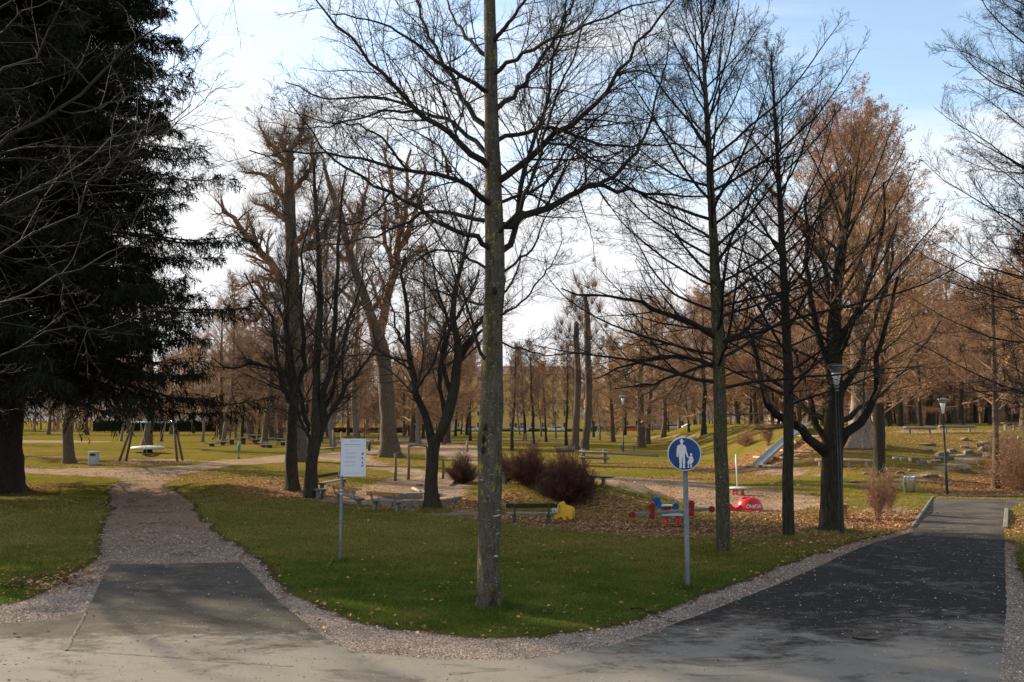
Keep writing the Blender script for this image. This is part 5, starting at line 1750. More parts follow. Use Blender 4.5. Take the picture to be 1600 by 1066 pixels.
# ------------------------------------------------------------------ vehicles
def make_car(body_m, label, loc, rz, group):
    root = empty('parked_car', loc, rz, label, 'car', group)
    prof = [(-2.1, .35), (2.1, .35), (2.15, .65), (2.05, .80), (1.25, .92), (.65, 1.38), (-.95, 1.42), (-1.65, .98), (-2.1, .92)]
    MB().prism(prof, 1.70).build('body', body_m, root)
    gm = mat('car_glass', (.02, .025, .03), .08, spec=.7)
    MB().prism([(1.12, .95), (.60, 1.33), (-.90, 1.37), (-1.48, 1.0)], 1.72).build('side_window', gm, root)
    MB().bar((1.24, 0, .96), (.70, 0, 1.37), 1.4, .05).build('windscreen', gm, root)
    tm = mat('tyre', (.02, .02, .02), .9); rm = mat('wheel_rim', (.40, .40, .42), .35, metal=.8)
    for x in (-1.35, 1.35):
        for y in (-.78, .78):
            w = MB().lathe([(0, -.11), (.31, -.11), (.32, 0), (.31, .11), (0, .11)], 16, (0, 0, 0), 'y').build('wheel', tm, root)
            w.location = (x, y, .32)
            MB().lathe([(0, -.125), (.20, -.125), (.20, .125), (0, .125)], 12, (0, 0, 0), 'y').build('rim', rm, w)
    for y in (-.6, .6):
        MB().box((2.10, y, .68), (.12, .3, .14), bev=.02).build('headlight', mat('headlight', (.7, .7, .68), .2), root)
        MB().box((-2.08, y, .78), (.10, .3, .14), bev=.02).build('tail_light', mat('tail_light', (.4, .02, .02), .3), root)


CARS = [(700, 200, (.62, .62, .62), 'white car parked behind the dark forked tree'), (735, 201, (.55, .56, .58), 'pale car parked just left of the grey trunk'),
        (812, 200, (.50, .55, .60), 'silver-blue car parked just right of the grey trunk'), (869, 201, (.66, .66, .64), 'white car parked before the tall yellow block'),
        (930, 200, (.04, .045, .05), 'black car parked left of the red car'), (955, 204, (.03, .03, .035), 'dark car parked between the black car and the red car'), (982, 199, (.55, .07, .045), 'red car parked by the meadow lamp'),
        (1048, 199, (.50, .52, .55), 'grey car parked behind the round sign'), (1078, 200, (.70, .70, .68), 'white van-like car parked just right of the round sign'), (1110, 200, (.55, .10, .07), 'small red car parked furthest right')]
for i, (px, Y, c, lab) in enumerate(CARS):
    x = (px - 800) / 1280 * Y
    make_car(mat('car_paint_%d' % i, c, .25, spec=.6), lab, (x, Y, float(H(x, Y))), random.choice([0, math.pi]) + random.uniform(-.05, .05), 'cars parked along the street')

# ------------------------------------------------------------------ street furniture
STEEL = mat('galvanised_steel', (.17, .185, .19), .45, metal=.55, var=.25, vscale=14)
STEEL2 = mat('bright_steel', (.55, .57, .60), .28, metal=.85, var=.2, vscale=9)
WOODG = mat('grey_weathered_wood', (.27, .23, .18), .85, var=.45, vscale=5, stretch=(1, 8, 8), bump=.004)
WOODD = mat('dark_green_wood', (.030, .030, .020), .8, var=.4, vscale=6)
WOODO = mat('orange_brown_wood', (.42, .21, .075), .55, var=.35, vscale=4, stretch=(1, 8, 8))
WOODP = mat('pale_log', (.42, .33, .22), .85, var=.4, vscale=6, bump=.006)
CONC = mat('concrete', (.20, .185, .16), .9, var=.3, vscale=8, bump=.004)
CONCD = mat('mossy_concrete', (.085, .088, .065), .9, var=.4, vscale=8)
RED = mat('red_plastic', (.58, .025, .025), .35, var=.15, vscale=6)
REDD = mat('dark_red_paint', (.28, .018, .020), .5, var=.3, vscale=12)
BLUE = mat('blue_plastic', (.015, .10, .36), .45, var=.25, vscale=10)
YELL = mat('yellow_panel', (.80, .46, .035), .55, var=.12, vscale=7)
BLACK = mat('black_iron', (.014, .016, .015), .5, var=.3, vscale=9)
WHITE = mat('white_panel', (.74, .76, .78), .45, var=.04, vscale=6)


def frame_at(px, py, rz=0.0):
    return gp(px, py)


def round_sign():
    b = gp(1074.5, 919)
    root = empty('traffic_sign', b, 0, 'round blue sign with a white walking man and child on a grey steel pole', 'sign')
    Y = b[1]; s = Y / 1280
    cz = at(1072, 709, Y)[2] - b[2]
    cx = (1072 - 1074.5) * s
    MB().lathe([(0.001, cz + .27), (.047, cz + .27), (.048, 0), (.048, -.1)], 16).build('pole', STEEL, root, True)
    R = 26 * s
    pl = MB()
    pl.lathe([(0, -.012), (R - .006, -.012), (R, -.006), (R, .008), (0, .008)], 64, (cx, -.075, cz), 'y')
    plate = pl.build('sign_plate', mat('sign_white', (.60, .64, .68), .4, var=.12, vscale=9), root)
    MB().lathe([(0, -.0135), (R - .020, -.0135), (R - .020, .0), (0, .0)], 64, (cx, -.0765, cz), 'y').build('blue_field', mat('sign_blue', (.010, .060, .215), .45, var=.45, vscale=7, stretch=(1, 1, .5)), plate)
    k = s / 8.0
    def P(pts): return [((x - 258) * k + cx, (305 - y) * k + cz) for x, y in pts]
    def ell(x, y, rx, ry, n=18): return [(x + rx * math.cos(a * 2 * math.pi / n), y + ry * math.sin(a * 2 * math.pi / n)) for a in range(n)]
    w = mat('pictogram_white', (.66, .68, .66), .5, var=.12, vscale=20)
    M = [[1, 0, 0, 0], [0, 1, 0, -.095], [0, 0, 1, 0], [0, 0, 0, 1]]
    man = MB()
    man.prism(P(ell(226, 163, 17, 22)), .006, M)
    man.prism(P([(196, 143), (210, 137), (216, 122), (238, 122), (241, 140), (256, 152), (254, 160), (232, 150), (205, 152)]), .008, M)
    man.prism(P([(212, 180), (240, 180), (242, 192), (264, 198), (272, 225), (266, 290), (262, 335), (264, 400), (260, 450), (264, 480), (236, 480), (236, 440), (232, 350), (226, 350), (222, 440), (224, 480), (190, 476), (196, 440),
                 (192, 400), (188, 330), (182, 290), (182, 225), (188, 196), (210, 190)]), .006, M)
    man.prism(P([(186, 198), (188, 240), (182, 300), (178, 345), (160, 338), (160, 300), (164, 240), (172, 206)]), .0065, M)
    man.prism(P([(264, 200), (276, 215), (284, 265), (302, 330), (304, 348), (292, 350), (276, 315), (266, 265)]), .0065, M)
    man.build('pictogram_man', w, plate)
    ch = MB()
    ch.prism(P(ell(340, 314, 14, 18)), .006, M)
    ch.prism(P([(330, 332), (348, 332), (360, 345), (366, 372), (350, 415), (342, 420), (348, 445), (342, 474), (328, 474), (330, 445), (320, 420), (312, 428), (312, 474), (292, 474), (298, 440), (294, 415), (288, 412), (308, 380),
                (314, 352), (296, 352), (292, 342), (318, 338)]), .006, M)
    ch.prism(P([(356, 345), (370, 375), (360, 412), (350, 410), (354, 380), (348, 360)]), .0065, M)
    ch.build('pictogram_child', w, plate)
    for dz in (-.12, .12):
        MB().box((cx, -.03, cz + dz), (.12, .09, .025), bev=.004).build('bracket', STEEL, root)


def info_sign():
    b = gp(531.5, 878)
    root = empty('notice_board', b, 0, 'white printed park notice on a thin grey steel pole at the lawn edge', 'sign')
    Y = b[1]; s = Y / 1280
    zt = at(531, 684, Y)[2] - b[2]
    MB().lathe([(0.001, zt + .01), (.034, zt), (.036, 0), (.036, -.1)], 14).build('pole', STEEL, root, True)
    z1 = at(531, 685.5, Y)[2] - b[2]; z0 = at(531, 744.5, Y)[2] - b[2]
    w = 38.5 * s; cx = w / 2 - .015; cz = (z0 + z1) / 2; h = z1 - z0
    pl = MB().box((cx, -.055, cz), (w, .012, h), bev=.003).build('board', mat('notice_white', (.66, .71, .78), .4, var=.03), root)
    pr = MB(); ink = mat('notice_print', (.30, .33, .37), .7); rng = np.random.default_rng(5)
    def line(z, x0, x1, hh):
        x = x0
        while x < x1:
            l = rng.uniform(.012, .04)
            if x + l > x1: break
            pr.box((x + l / 2, -.0625, z), (l, .002, hh)); x += l + .009
    line(cz + h * .44, w * .36, w * .80, .010); line(cz + h * .345, w * .08, w * .78, .014); line(cz + h * .30, w * .10, w * .92, .005)
    line(cz + h * .20, w * .14, w * .35, .010)
    for z, x1 in ((.13, .62), (.11, .55), (.02, .62), (.0, .5), (-.10, .62), (-.12, .58), (-.20, .60), (-.225, .35)): line(cz + h * z, w * .14, w * x1, .006)
    line(cz - h * .41, w * .2, w * .85, .005); line(cz - h * .43, w * .1, w * .85, .004)
    pr.build('print', ink, pl)
    dk = mat('pictogram_black', (.03, .03, .035), .6)
    def sym(z, pts):
        M = [[1, 0, 0, w * .84], [0, 1, 0, -.0635], [0, 0, 1, cz + h * z], [0, 0, 0, 1]]
        MB().prism(pts, .003, M).build('symbol', dk, pl)
    sym(.10, [(-.02, -.03), (.0, -.01), (.02, -.03), (.03, -.02), (.01, .0), (.03, .03), (.02, .035), (0, .01), (-.02, .03), (-.035, .025), (-.01, 0), (-.03, -.02)])
    sym(-.03, [(-.03, .03), (0, .035), (.01, .0), (.025, -.03), (.015, -.035), (-.002, -.005), (-.01, .015), (-.03, .015)])
    sym(-.13, [(-.012, -.02), (.012, -.02), (.012, .02), (-.012, .02)])
    sym(-.22, [(-.03, -.01), (.0, -.012), (.02, .015), (.035, .01), (.02, .03), (0, .01), (-.03, .008)])
    bo = MB()
    for dx in (.02, w - .045):
        for dz in (h / 2 - .025, -h / 2 + .025): bo.lathe([(0, -.066), (.008, -.066), (.008, -.060)], 8, (dx, 0, cz + dz), 'y')
    # small shadowless bolt heads, one mesh of the board
    bo.build('bolts', BLACK, pl)
    t = np.linspace(-1, 1, 12)
    MB().tube(np.column_stack([-.03 - .05 * (1 - t ** 2), 0 * t - .01, z0 + .10 + t * .13]), .008, 8).build('cable_loop', STEEL2, root, True)
    for z in (z0 - .38, z0 - .30): MB().lathe([(.036, -.02), (.044, -.02), (.044, .02), (.036, .02)], 14, (0, 0, z)).build('clamp', STEEL2, root)


def lamp(px, py, ytop, label, group, sc=None, lean=0.0):
    b = gp(px, py); Y = b[1]
    root = empty('street_lamp', b, 0, label, 'street lamp', group)
    zt = at(px - lean, ytop, Y)[2] - b[2]
    k = (zt / 4.5) if sc is None else sc
    zc = zt - .72 * k
    MB().lathe([(.001, zc), (.036 * k, zc), (.045 * k, 1.0), (.062 * k, .98), (.065 * k, .0), (.08 * k, -.1)], 14).build('pole', BLACK, root, True)
    MB().lathe([(.036 * k, zc - .01), (.05 * k, zc), (.075 * k, zc + .25 * k), (.125 * k, zc + .46 * k), (.11 * k, zc + .47 * k), (0, zc + .46 * k)], 20).build('lamp_cone', mat('lamp_white', (.68, .70, .72), .3, spec=.6), root, True)
    gl = MAT.get('lamp_glass')
    if gl is None:
        gl = bpy.data.materials.new('lamp_glass'); gl.use_nodes = True
        t = NT(gl.node_tree); p = t.n['Principled BSDF']; p.inputs['Base Color'].default_value = (.35, .33, .30, 1); p.inputs['Roughness'].default_value = .12
        p.inputs['Alpha'].default_value = .62
        MAT['lamp_glass'] = gl
    MB().lathe([(.12 * k, zc + .46 * k), (.16 * k, zc + .56 * k), (.235 * k, zc + .645 * k)], 24).build('lamp_glass', gl, root, True)
    MB().lathe([(.245 * k, zc + .635 * k), (.25 * k, zc + .65 * k), (.20 * k, zc + .685 * k), (.10 * k, zc + .715 * k), (0, zc + .72 * k)], 24).build('lamp_cap', mat('lamp_cap', (.26, .28, .29), .35, metal=.6), root, True)


round_sign(); info_sign()
lamp(1316, 838, 568, 'near dark lamp post with white funnel lamp in front of the many-limbed tree', 'park lamps', lean=4)
lamp(1480, 773, 622, 'dark lamp post with white funnel lamp at the foot of the rocky slope', 'park lamps', lean=4)
lamp(974, 706, 618, 'distant lamp post with white funnel head in the middle of the meadow', 'park lamps', lean=0)


def wire_bin():
    b = gp(1422, 773)
    root = empty('litter_bin', b, 0.3, 'round galvanised steel litter bin beside the path end', 'litter bin')
    MB().lathe([(.21, .10), (.235, .10), (.25, .76), (.245, .78), (.23, .77), (.215, .12), (0, .12)], 24).build('bin_body', STEEL2, root, True)
    MB().lathe([(.250, .70), (.258, .72), (.252, .74)], 24).build('bin_rim', STEEL, root)
    MB().tube([(-.28, 0, -.05), (-.28, 0, .82)], .02, 8).build('post', STEEL, root)
    MB().box((-.255, 0, .45), (.04, .05, .2)).build('bracket', STEEL, root)


wire_bin()
b = gp(146, 727)
r_ = empty('litter_bin', b, 0.1, 'grey box-shaped litter bin standing by the cross path on the left', 'litter bin')
MB().box((0, 0, .44), (.58, .42, .82), bev=.03).build('bin_body', mat('bin_grey', (.38, .41, .44), .5, var=.2), r_)
MB().box((0, 0, .885), (.62, .46, .06), bev=.02).build('lid', mat('bin_lid', (.48, .51, .54), .5), r_)
MB().box((0, -.215, .70), (.34, .012, .14)).build('slot', BLACK, r_)
MB().box((0, 0, .015), (.50, .36, .05)).build('foot', CONC, r_)


# ------------------------------------------------------------------ benches
def bench(p1, p2, label, seat_h=.40, seat_d=.36, over=.22, back=0, back_m=None, seat_m=None, leg_m=None, group=None, name='park_bench', log=False, planks=3, back_h=.36, lift=0.0):
    """legs at ground pixels p1 and p2; back = +1/-1 puts the backrest on that side"""
    a = gp(*p1); c = gp(*p2)
    mid = (a + c) / 2; mid[2] = (a[2] + c[2]) / 2 + lift
    d = c - a; L = math.hypot(d[0], d[1]); rz = math.atan2(d[1], d[0])
    root = empty(name, mid, rz, label, 'bench', group)
    sm = seat_m or WOODG; lm = leg_m or CONC
    tot = L + 2 * over
    if log:
        y = np.linspace(-tot / 2, tot / 2, 8)
        MB().tube(np.column_stack([y, 0.01 * np.sin(y * 5), seat_h - .07 + 0 * y]), .10, 10).build('log_seat', sm, root, True)
    else:
        sb_ = MB()
        pw = seat_d / planks
        for k in range(planks): sb_.box((0, -seat_d / 2 + pw * (k + .5), seat_h), (tot, pw - .015, .045), bev=.006)
        sb_.build('seat', sm, root)
    for x in (-L / 2, L / 2):
        m_ = MB(); m_.box((x, 0, (seat_h - (.14 if log else .06)) / 2 - .04), (.12, seat_d * .45, seat_h - (.14 if log else .06) + .08), bev=.012)
        if not log: m_.box((x, 0, seat_h - .05), (.10, seat_d * .95, .06), bev=.008)
        m_.build('leg', lm, root)
    if back:
        for x in (-L / 2, L / 2):
            MB().bar((x, back * seat_d * .42, seat_h - .04), (x, back * (seat_d * .42 + .12), seat_h + back_h), .05, .045).build('back_post', lm if lm is not CONC else WOODG, root)
        MB().bar((-tot / 2, back * (seat_d * .42 + .075), seat_h + back_h - .055), (tot / 2, back * (seat_d * .42 + .075), seat_h + back_h - .055), .035, .13, bev=.008).build('backrest', back_m or sm, root)
    return root


bench((530, 786), (561, 792), 'grey bench with orange back plank directly behind the notice pole', .34, .34, .22, -1, WOODO, None, None, 'benches along the playground', back_h=.30)
bench((586, 797), (621, 799), 'grey bench with orange back plank nearest the dark forked tree', .34, .34, .22, -1, WOODO, None, None, 'benches along the playground', back_h=.30)
bench((503, 768), (535, 761), 'grey bench with dark back plank left of the orange-backed benches', .36, .36, .15, 1, WOODD, None, CONCD, 'benches along the playground', back_h=.32)
bench((497, 779), (505, 778), 'short backless grey seat at the foot of the right mossy tree', .36, .34, .12, 0, group=None, name='wooden_stool')
bench((804, 817), (857, 818), 'dark-green backed bench at the lawn edge beside the yellow rider', .29, .32, .26, -1, WOODD, None, CONCD, 'benches along the playground', back_h=.30)
bench((789, 757), (842, 757), 'dark backless bench half hidden behind the red-brown shrubs', .40, .34, .2, 0, None, WOODD, CONC)
bench((926, 759), (943, 760), 'dark backless bench poking out right of the largest shrub', .34, .30, .35, 0, None, WOODD, CONC)
bench((1285, 812), (1320, 811), 'low brown wooden bench half hidden by the many-limbed tree', .46, .40, .1, 0, None, WOODO, WOODO, name='wooden_bench')
bench((971, 704), (991, 704), 'grey bench beside the distant meadow lamp', .50, .50, .3, 0, None, WOODG, CONC)
bench((1281, 729), (1312, 730), 'pale log bench left of the many-limbed trunk below the pale giant', .42, .3, .25, 0, None, WOODP, WOODP, 'log benches on the slope', name='log_bench', log=True)
bench((1327, 730), (1354, 730), 'pale log bench right of the many-limbed trunk below the pale giant', .42, .3, .35, 0, None, WOODP, WOODP, 'log benches on the slope', name='log_bench', log=True)
bench((1422, 678), (1453, 678), 'grey log bench on the hilltop left of the second lamp', .45, .3, .4, 0, None, WOODG, CONC, 'log benches on the hilltop', name='log_bench', log=True)
bench((1478, 676), (1515, 675), 'dark log bench on the hilltop crossed by the second lamp', .45, .3, .5, 0, None, WOODG, CONC, 'log benches on the hilltop', name='log_bench', log=True)
bench((1571, 673), (1584, 672), 'pale bench on the hilltop at the far right', .5, .4, .2, 0, None, WOODG, CONC)


# ------------------------------------------------------------------ play equipment
def springs(xs, r, h, root, y=0.0, turns=6):
    for x in xs:
        t = np.linspace(0, 1, 60)
        MB().tube(np.column_stack([x + r * np.cos(t * turns * 6.283), y + r * np.sin(t * turns * 6.283), t * h]), .018, 6).build('spring', mat('spring_red', (.62, .07, .05), .45), root, True)


def seesaw():
    b = gp(1050, 823); Y = b[1]; s = Y / 1280
    root = empty('spring_seesaw', b, 0.05, 'wooden spring seesaw with dark red discs behind the sign pole', 'seesaw')
    zl = .40; zr = .56
    a = np.array([-62 * s, 0, .36]); c = np.array([62 * s, 0, .50])
    MB().bar(a, c, .12, .09, bev=.012).build('beam', WOODG, root)
    for q in (a, c):
        MB().lathe([(0, -.06), (.085, -.06), (.095, -.04), (.095, .04), (.085, .06), (0, .06)], 18, tuple(q + np.array([0, -.03, 0])), 'y').build('end_disc', REDD, root)
    for x in (-31, 30):
        q = a + (c - a) * ((x * s - a[0]) / (c[0] - a[0]))
        M = [[1, 0, 0, q[0]], [0, 1, 0, 0], [0, 0, 1, q[2]], [0, 0, 0, 1]]
        MB().prism([(-.06, -.16), (.05, -.17), (.08, -.06), (.06, .02), (.07, .12), (.10, .20), (.06, .28), (-.02, .30), (-.08, .24), (-.07, .16), (-.04, .08), (-.06, .0)], .16, M).build('handle_figure', REDD, root)
    MB().box((0, 0, .34), (.62, .26, .05), bev=.01).build('base_plate', mat('pale_blue_plate', (.42, .50, .58), .4), root)
    springs((-.17, .17), .07, .32, root)


def blue_rider():
    b = gp(1040, 808); s = b[1] / 1280
    root = empty('spring_rider', b, 0.0, 'blue spring rider with round tail disc behind the seesaw', 'spring rider')
    M = [[1, 0, 0, -12 * s], [0, 1, 0, 0], [0, 0, 1, .30], [0, 0, 0, 1]]
    for y in (-.11, .11):
        M2 = [list(r) for r in M]; M2[1][3] = y
        MB().prism([(-.10, .02), (.16, -.06), (.20, .02), (.10, .10), (.08, .22), (.05, .30), (-.04, .33), (-.14, .28), (-.17, .20), (-.08, .16), (-.04, .08)], .03, M2).build('side_panel', BLUE, root)
    MB().box((.02, 0, .36), (.40, .26, .04), bev=.01).build('seat', mat('pale_seat', (.55, .54, .50), .5), root)
    MB().box((.02, 0, .27), (.30, .2, .13), bev=.01).build('seat_box', REDD, root)
    MB().lathe([(0, -.05), (.115, -.05), (.12, 0), (.115, .05), (0, .05)], 20, (15 * s, -.02, .33), 'y').build('tail_disc', BLUE, root)
    springs((.02,), .08, .22, root, turns=4)


def yellow_rider():
    b = gp(882, 815); s = b[1] / 1280
    root = empty('spring_rider', b, -0.35, 'yellow animal-shaped spring rider with pale grey head beside the bench', 'spring rider')
    k = s / 11.43 * 1.05
    out = [(1060, 640), (1078, 565), (1110, 528), (1145, 545), (1160, 590), (1230, 600), (1290, 620), (1322, 665), (1318, 740), (1308, 802), (1268, 808), (1250, 770), (1215, 760), (1212, 822), (1160, 824), (1150, 778), (1100, 768), (1062, 778),
           (1050, 822), (1008, 812), (1000, 765), (1040, 735), (1052, 700)]
    P = [((x - 1160) * k, (826 - y) * k + .06) for x, y in out]
    for y in (-.13, .13):
        MB().prism(P, .035, [[1, 0, 0, 0], [0, 1, 0, y], [0, 0, 1, 0], [0, 0, 0, 1]]).build('side_panel', YELL, root)
    MB().box((.03, 0, .30), (.30, .23, .035), bev=.008).build('seat', YELL, root)
    hd = [(970, 640), (985, 590), (1010, 560), (1040, 548), (1075, 570), (1090, 620), (1082, 680), (1060, 702), (1030, 690), (1012, 650), (1004, 705), (975, 700)]
    MB().prism([((x - 1160) * k, (826 - y) * k + .06) for x, y in hd], .05, [[1, 0, 0, 0], [0, 1, 0, -.18], [0, 0, 1, 0], [0, 0, 0, 1]]).build('head_panel', mat('pale_grey_panel', (.50, .50, .44), .6, var=.1), root)
    MB().tube([(-.10, -.2, .48), (-.10, .2, .48)], .015, 8).build('handle', REDD, root)
    springs((.0,), .07, .26, root, turns=4)


def red_bowl():
    b = gp(1166, 798); s = b[1] / 1280
    root = empty('play_sculpture', b, 0, 'moulded red plastic play seat with white painted graffiti', 'play sculpture')
    # a dome with three hollows, on a thin flange, with a lower armchair-like scoop at its left
    na, nr = 72, 30
    def hh(x, y):
        d = np.sqrt((x / .47) ** 2 + (y / .42) ** 2)
        z = .46 * np.clip(1 - d ** 3.0, 0, 1) ** .62
        for (hx, hy, hr, hd) in ((-.13, -.06, .13, .13), (.12, -.02, .13, .12), (0, .2, .12, .12)):
            q = ((x - hx) / hr) ** 2 + ((y - hy) / (hr * .85)) ** 2
            z = z - hd * np.exp(-q ** 2 * 1.1)
        return z
    V = []; F = []
    for i in range(nr + 1):
        r = (i / nr)
        for j in range(na):
            a = j * 2 * math.pi / na
            x = .47 * r * math.cos(a); y = .42 * r * math.sin(a)
            V.append((x + .12, y, .035 + float(hh(x, y))))
    F = [[i * na + j, i * na + (j + 1) % na, (i + 1) * na + (j + 1) % na, (i + 1) * na + j] for i in range(nr) for j in range(na)]
    body = obj('dome', mesh_np('dome', V, [f[::-1] for f in F], None, True), RED, root)
    MB().lathe([(0, .0), (.50, .0), (.52, .02), (.50, .045), (0, .045)], 40, (.12, 0, 0)).build('flange', RED, root, True)
    # scoop
    t = np.linspace(0, 1, 9)
    sc = MB()
    sc.prism([(-.62, .02), (-.25, .02), (-.20, .20), (-.27, .22), (-.34, .17), (-.44, .10), (-.54, .20), (-.60, .27), (-.66, .25), (-.68, .12)], .46)
    sc.build('scoop_seat', RED, root)
    MB().lathe([(0, .0), (.30, .0), (.31, .02), (.30, .04), (0, .04)], 30, (-.42, 0, 0.002)).build('scoop_flange', RED, root, True)
    # the sprayed letters follow the curve of the dome
    cu = bpy.data.curves.new('letters', 'FONT'); cu.body = '\u00d4HICHI'; cu.size = .155; cu.align_x = 'CENTER'; cu.resolution_u = 3; cu.offset = .003
    to = bpy.data.objects.new('letters', cu); COL.objects.link(to)
    dg = bpy.context.evaluated_depsgraph_get(); dg.update()
    me = bpy.data.meshes.new_from_object(to.evaluated_get(dg))
    bpy.data.objects.remove(to)
    bm = bmesh.new(); bm.from_mesh(me)
    bmesh.ops.triangulate(bm, faces=bm.faces[:]); bmesh.ops.subdivide_edges(bm, edges=bm.edges[:], cuts=1)
    for v in bm.verts:
        a = -math.pi / 2 + .12 + v.co.x / .43
        z = .13 + v.co.y * 1.05 + .01 * math.sin(v.co.x * 30)
        # outermost radius where the dome is this high
        lo, hi = .5, 1.0
        for _ in range(16):
            m_ = (lo + hi) / 2
            if .035 + .46 * max(0, 1 - m_ ** 3) ** .62 > z: lo = m_
            else: hi = m_
        rr = lo * 1.012 + .004
        v.co = (.12 + .47 * rr * math.cos(a), .42 * rr * math.sin(a), z)
    bm.to_mesh(me); bm.free()
    g = obj('graffiti', me, mat('white_spray', (.72, .70, .70), .6), root)


def spring_platform():
    b = gp(1153, 773); s = b[1] / 1280
    root = empty('spring_platform', b, 0, 'pale green balance disc on red springs with white pole behind the red seat', 'play platform')
    MB().lathe([(0, .26), (.40, .26), (.42, .28), (.40, .31), (0, .31)], 28).build('disc', mat('pale_green', (.42, .46, .36), .5, var=.15), root, True)
    springs((-.2, .2), .07, .26, root, turns=4)
    springs((0,), .07, .26, root, y=.2, turns=4)
    MB().tube([(-.02, 0, .31), (-.05, 0, 1.72)], .028, 10).build('pole', mat('white_pole', (.72, .70, .66), .4), root, True)


def slide():
    pts = []
    for (px, py, lift) in ((1185, 732, .20), (1194, 726, .28), (1206, 717, .38), (1222, 704, .45), (1240, 689, .45), (1255, 675, .40), (1261, 669, .38)):
        p = gp(px, py); pts.append([p[0], p[1], p[2] + lift])
    pts = np.array(pts)
    pts[:, 2] = np.maximum.accumulate(pts[:, 2])
    b = pts[0].copy(); b[2] -= .20
    root = empty('playground_slide', b, 0, 'long shiny metal slide running down the slope left of the many-limbed tree', 'slide')
    q = resample(pts, 16) - b
    w = .30
    V = []
    for k in range(16):
        d = q[min(k + 1, 15)] - q[max(k - 1, 0)]
        sx = np.array([d[1], -d[0], 0]); sx /= np.linalg.norm(sx)
        for (o, z) in ((-w, .17), (-w + .02, .17), (-w + .04, 0), (w - .04, 0), (w - .02, .17), (w, .17), (w, -.04), (-w, -.04)):
            V.append(q[k] + sx * o + [0, 0, z])
    F = [[k * 8 + j, k * 8 + (j + 1) % 8, (k + 1) * 8 + (j + 1) % 8, (k + 1) * 8 + j] for k in range(15) for j in range(8)]
    obj('chute', mesh_np('chute', V, F, None, False), mat('slide_steel', (.36, .355, .34), .45, metal=.15, var=.15, vscale=3), root)
    for k in (1, 8, 14):
        for sgn in (-1, 1):
            c = q[k] + np.array([sgn * .22, 0, 0]); z0 = float(H(c[0] + b[0], c[1] + b[1])) - b[2] - .2
            MB().tube([(c[0], c[1], z0), (c[0], c[1], c[2] - .02)], .03, 8).build('support', STEEL, root)
    # boards holding the earth steps under it
    for i, (x0, x1, y0, y1) in enumerate(((1160, 1228, 729.5, 731), (1178, 1250, 716, 719), (1199, 1268, 705, 708), (1218, 1278, 692, 693), (1228, 1284, 683, 684))):
        a = gp(x0, y0); c = gp(x1, y1)
        r = empty('retaining_board', (a + c) / 2, 0, ('lowest', 'second lowest', 'middle', 'second highest', 'highest')[i] + ' pale board holding the earth steps under the slide', 'board', 'boards of the slide steps')
        h = (c - a) / 2
        MB().tube([-h + [0, 0, .06], h * 0.1 + [0, .03, .08], h + [0, 0, .06]], .085, 8).build('log', WOODP, r, True)
        MB().tube([h * .8 + [0, -.09, -.2], h * .8 + [0, -.09, .16]], .035, 6).build('stake', WOODP, r)


def swing():
    b = gp(238, 721); Y = b[1]; s = Y / 1280
    root = empty('basket_swing', b, 0.04, 'wooden A-frame swing with round basket on the left lawn', 'swing')
    ht = 60 * s
    pm = mat('brown_post', (.15, .105, .075), .8, var=.4, vscale=5, stretch=(5, 5, 1))
    for sx in (-1, 1):
        for (dx, dy) in ((0, -.75), (-.14 * sx, .75)):
            MB().tube([(sx * 44 * s + dx * sx, dy, -.05), (sx * 31 * s, dy * .12, ht)], .085, 10).build('post', pm, root, True)
        MB().box((sx * 31 * s, 0, ht + .02), (.28, .34, .16), bev=.02).build('corner_bracket', STEEL2, root)
    MB().tube([(-31 * s, 0, ht), (31 * s, 0, ht)], .06, 10).build('crossbar', mat('blue_grey_bar', (.28, .35, .42), .4, metal=.4), root, True)
    a = np.linspace(0, 2 * math.pi, 33)
    R = .62; zc = .55
    sw = MB().tube(np.column_stack([R * np.cos(a) - .05, R * np.sin(a), zc + .06 * np.cos(a)]), .05, 8, False).build('basket_ring', mat('basket_red', (.20, .035, .035), .8), root, True)
    n = MB()
    for k in range(10):
        t = np.linspace(-1, 1, 9); o = -R + 2 * R * (k + .5) / 10; c_ = math.sqrt(max(0, R * R - o * o))
        n.tube(np.column_stack([t * c_ - .05, 0 * t + o, zc - .22 * (1 - t ** 2) * (c_ / R)]), .012, 4)
        n.tube(np.column_stack([0 * t + o - .05, t * c_, zc - .22 * (1 - t ** 2) * (c_ / R)]), .012, 4)
    n.build('net', mat('net_black', (.05, .045, .04), .9), root)
    for (x, y) in ((-.5, -.4), (-.5, .4), (.42, -.4), (.42, .4)):
        xt = -.95 if x < 0 else .85
        MB().tube([(x - .05, y, zc), (xt, y * .15, ht - .05)], .016, 6).build('rope', mat('rope_tan', (.48, .38, .20), .8), root)


def roundabout():
    b = gp(231, 707)
    root = empty('play_roundabout', b, 0, 'pale grey tilted turntable disc behind the basket swing', 'roundabout')
    MB().lathe([(0, .30), (1.35, .30), (1.5, .36), (1.5, .46), (1.35, .56), (0, .66)], 40).build('disc', mat('pale_grey_disc', (.55, .53, .47), .5, var=.12), root, True)
    MB().lathe([(0, .30), (.35, .30), (.45, 0), (.45, -.1)], 20).build('hub', BLACK, root, True)


seesaw(); blue_rider(); yellow_rider(); red_bowl(); spring_platform(); slide(); swing(); roundabout()

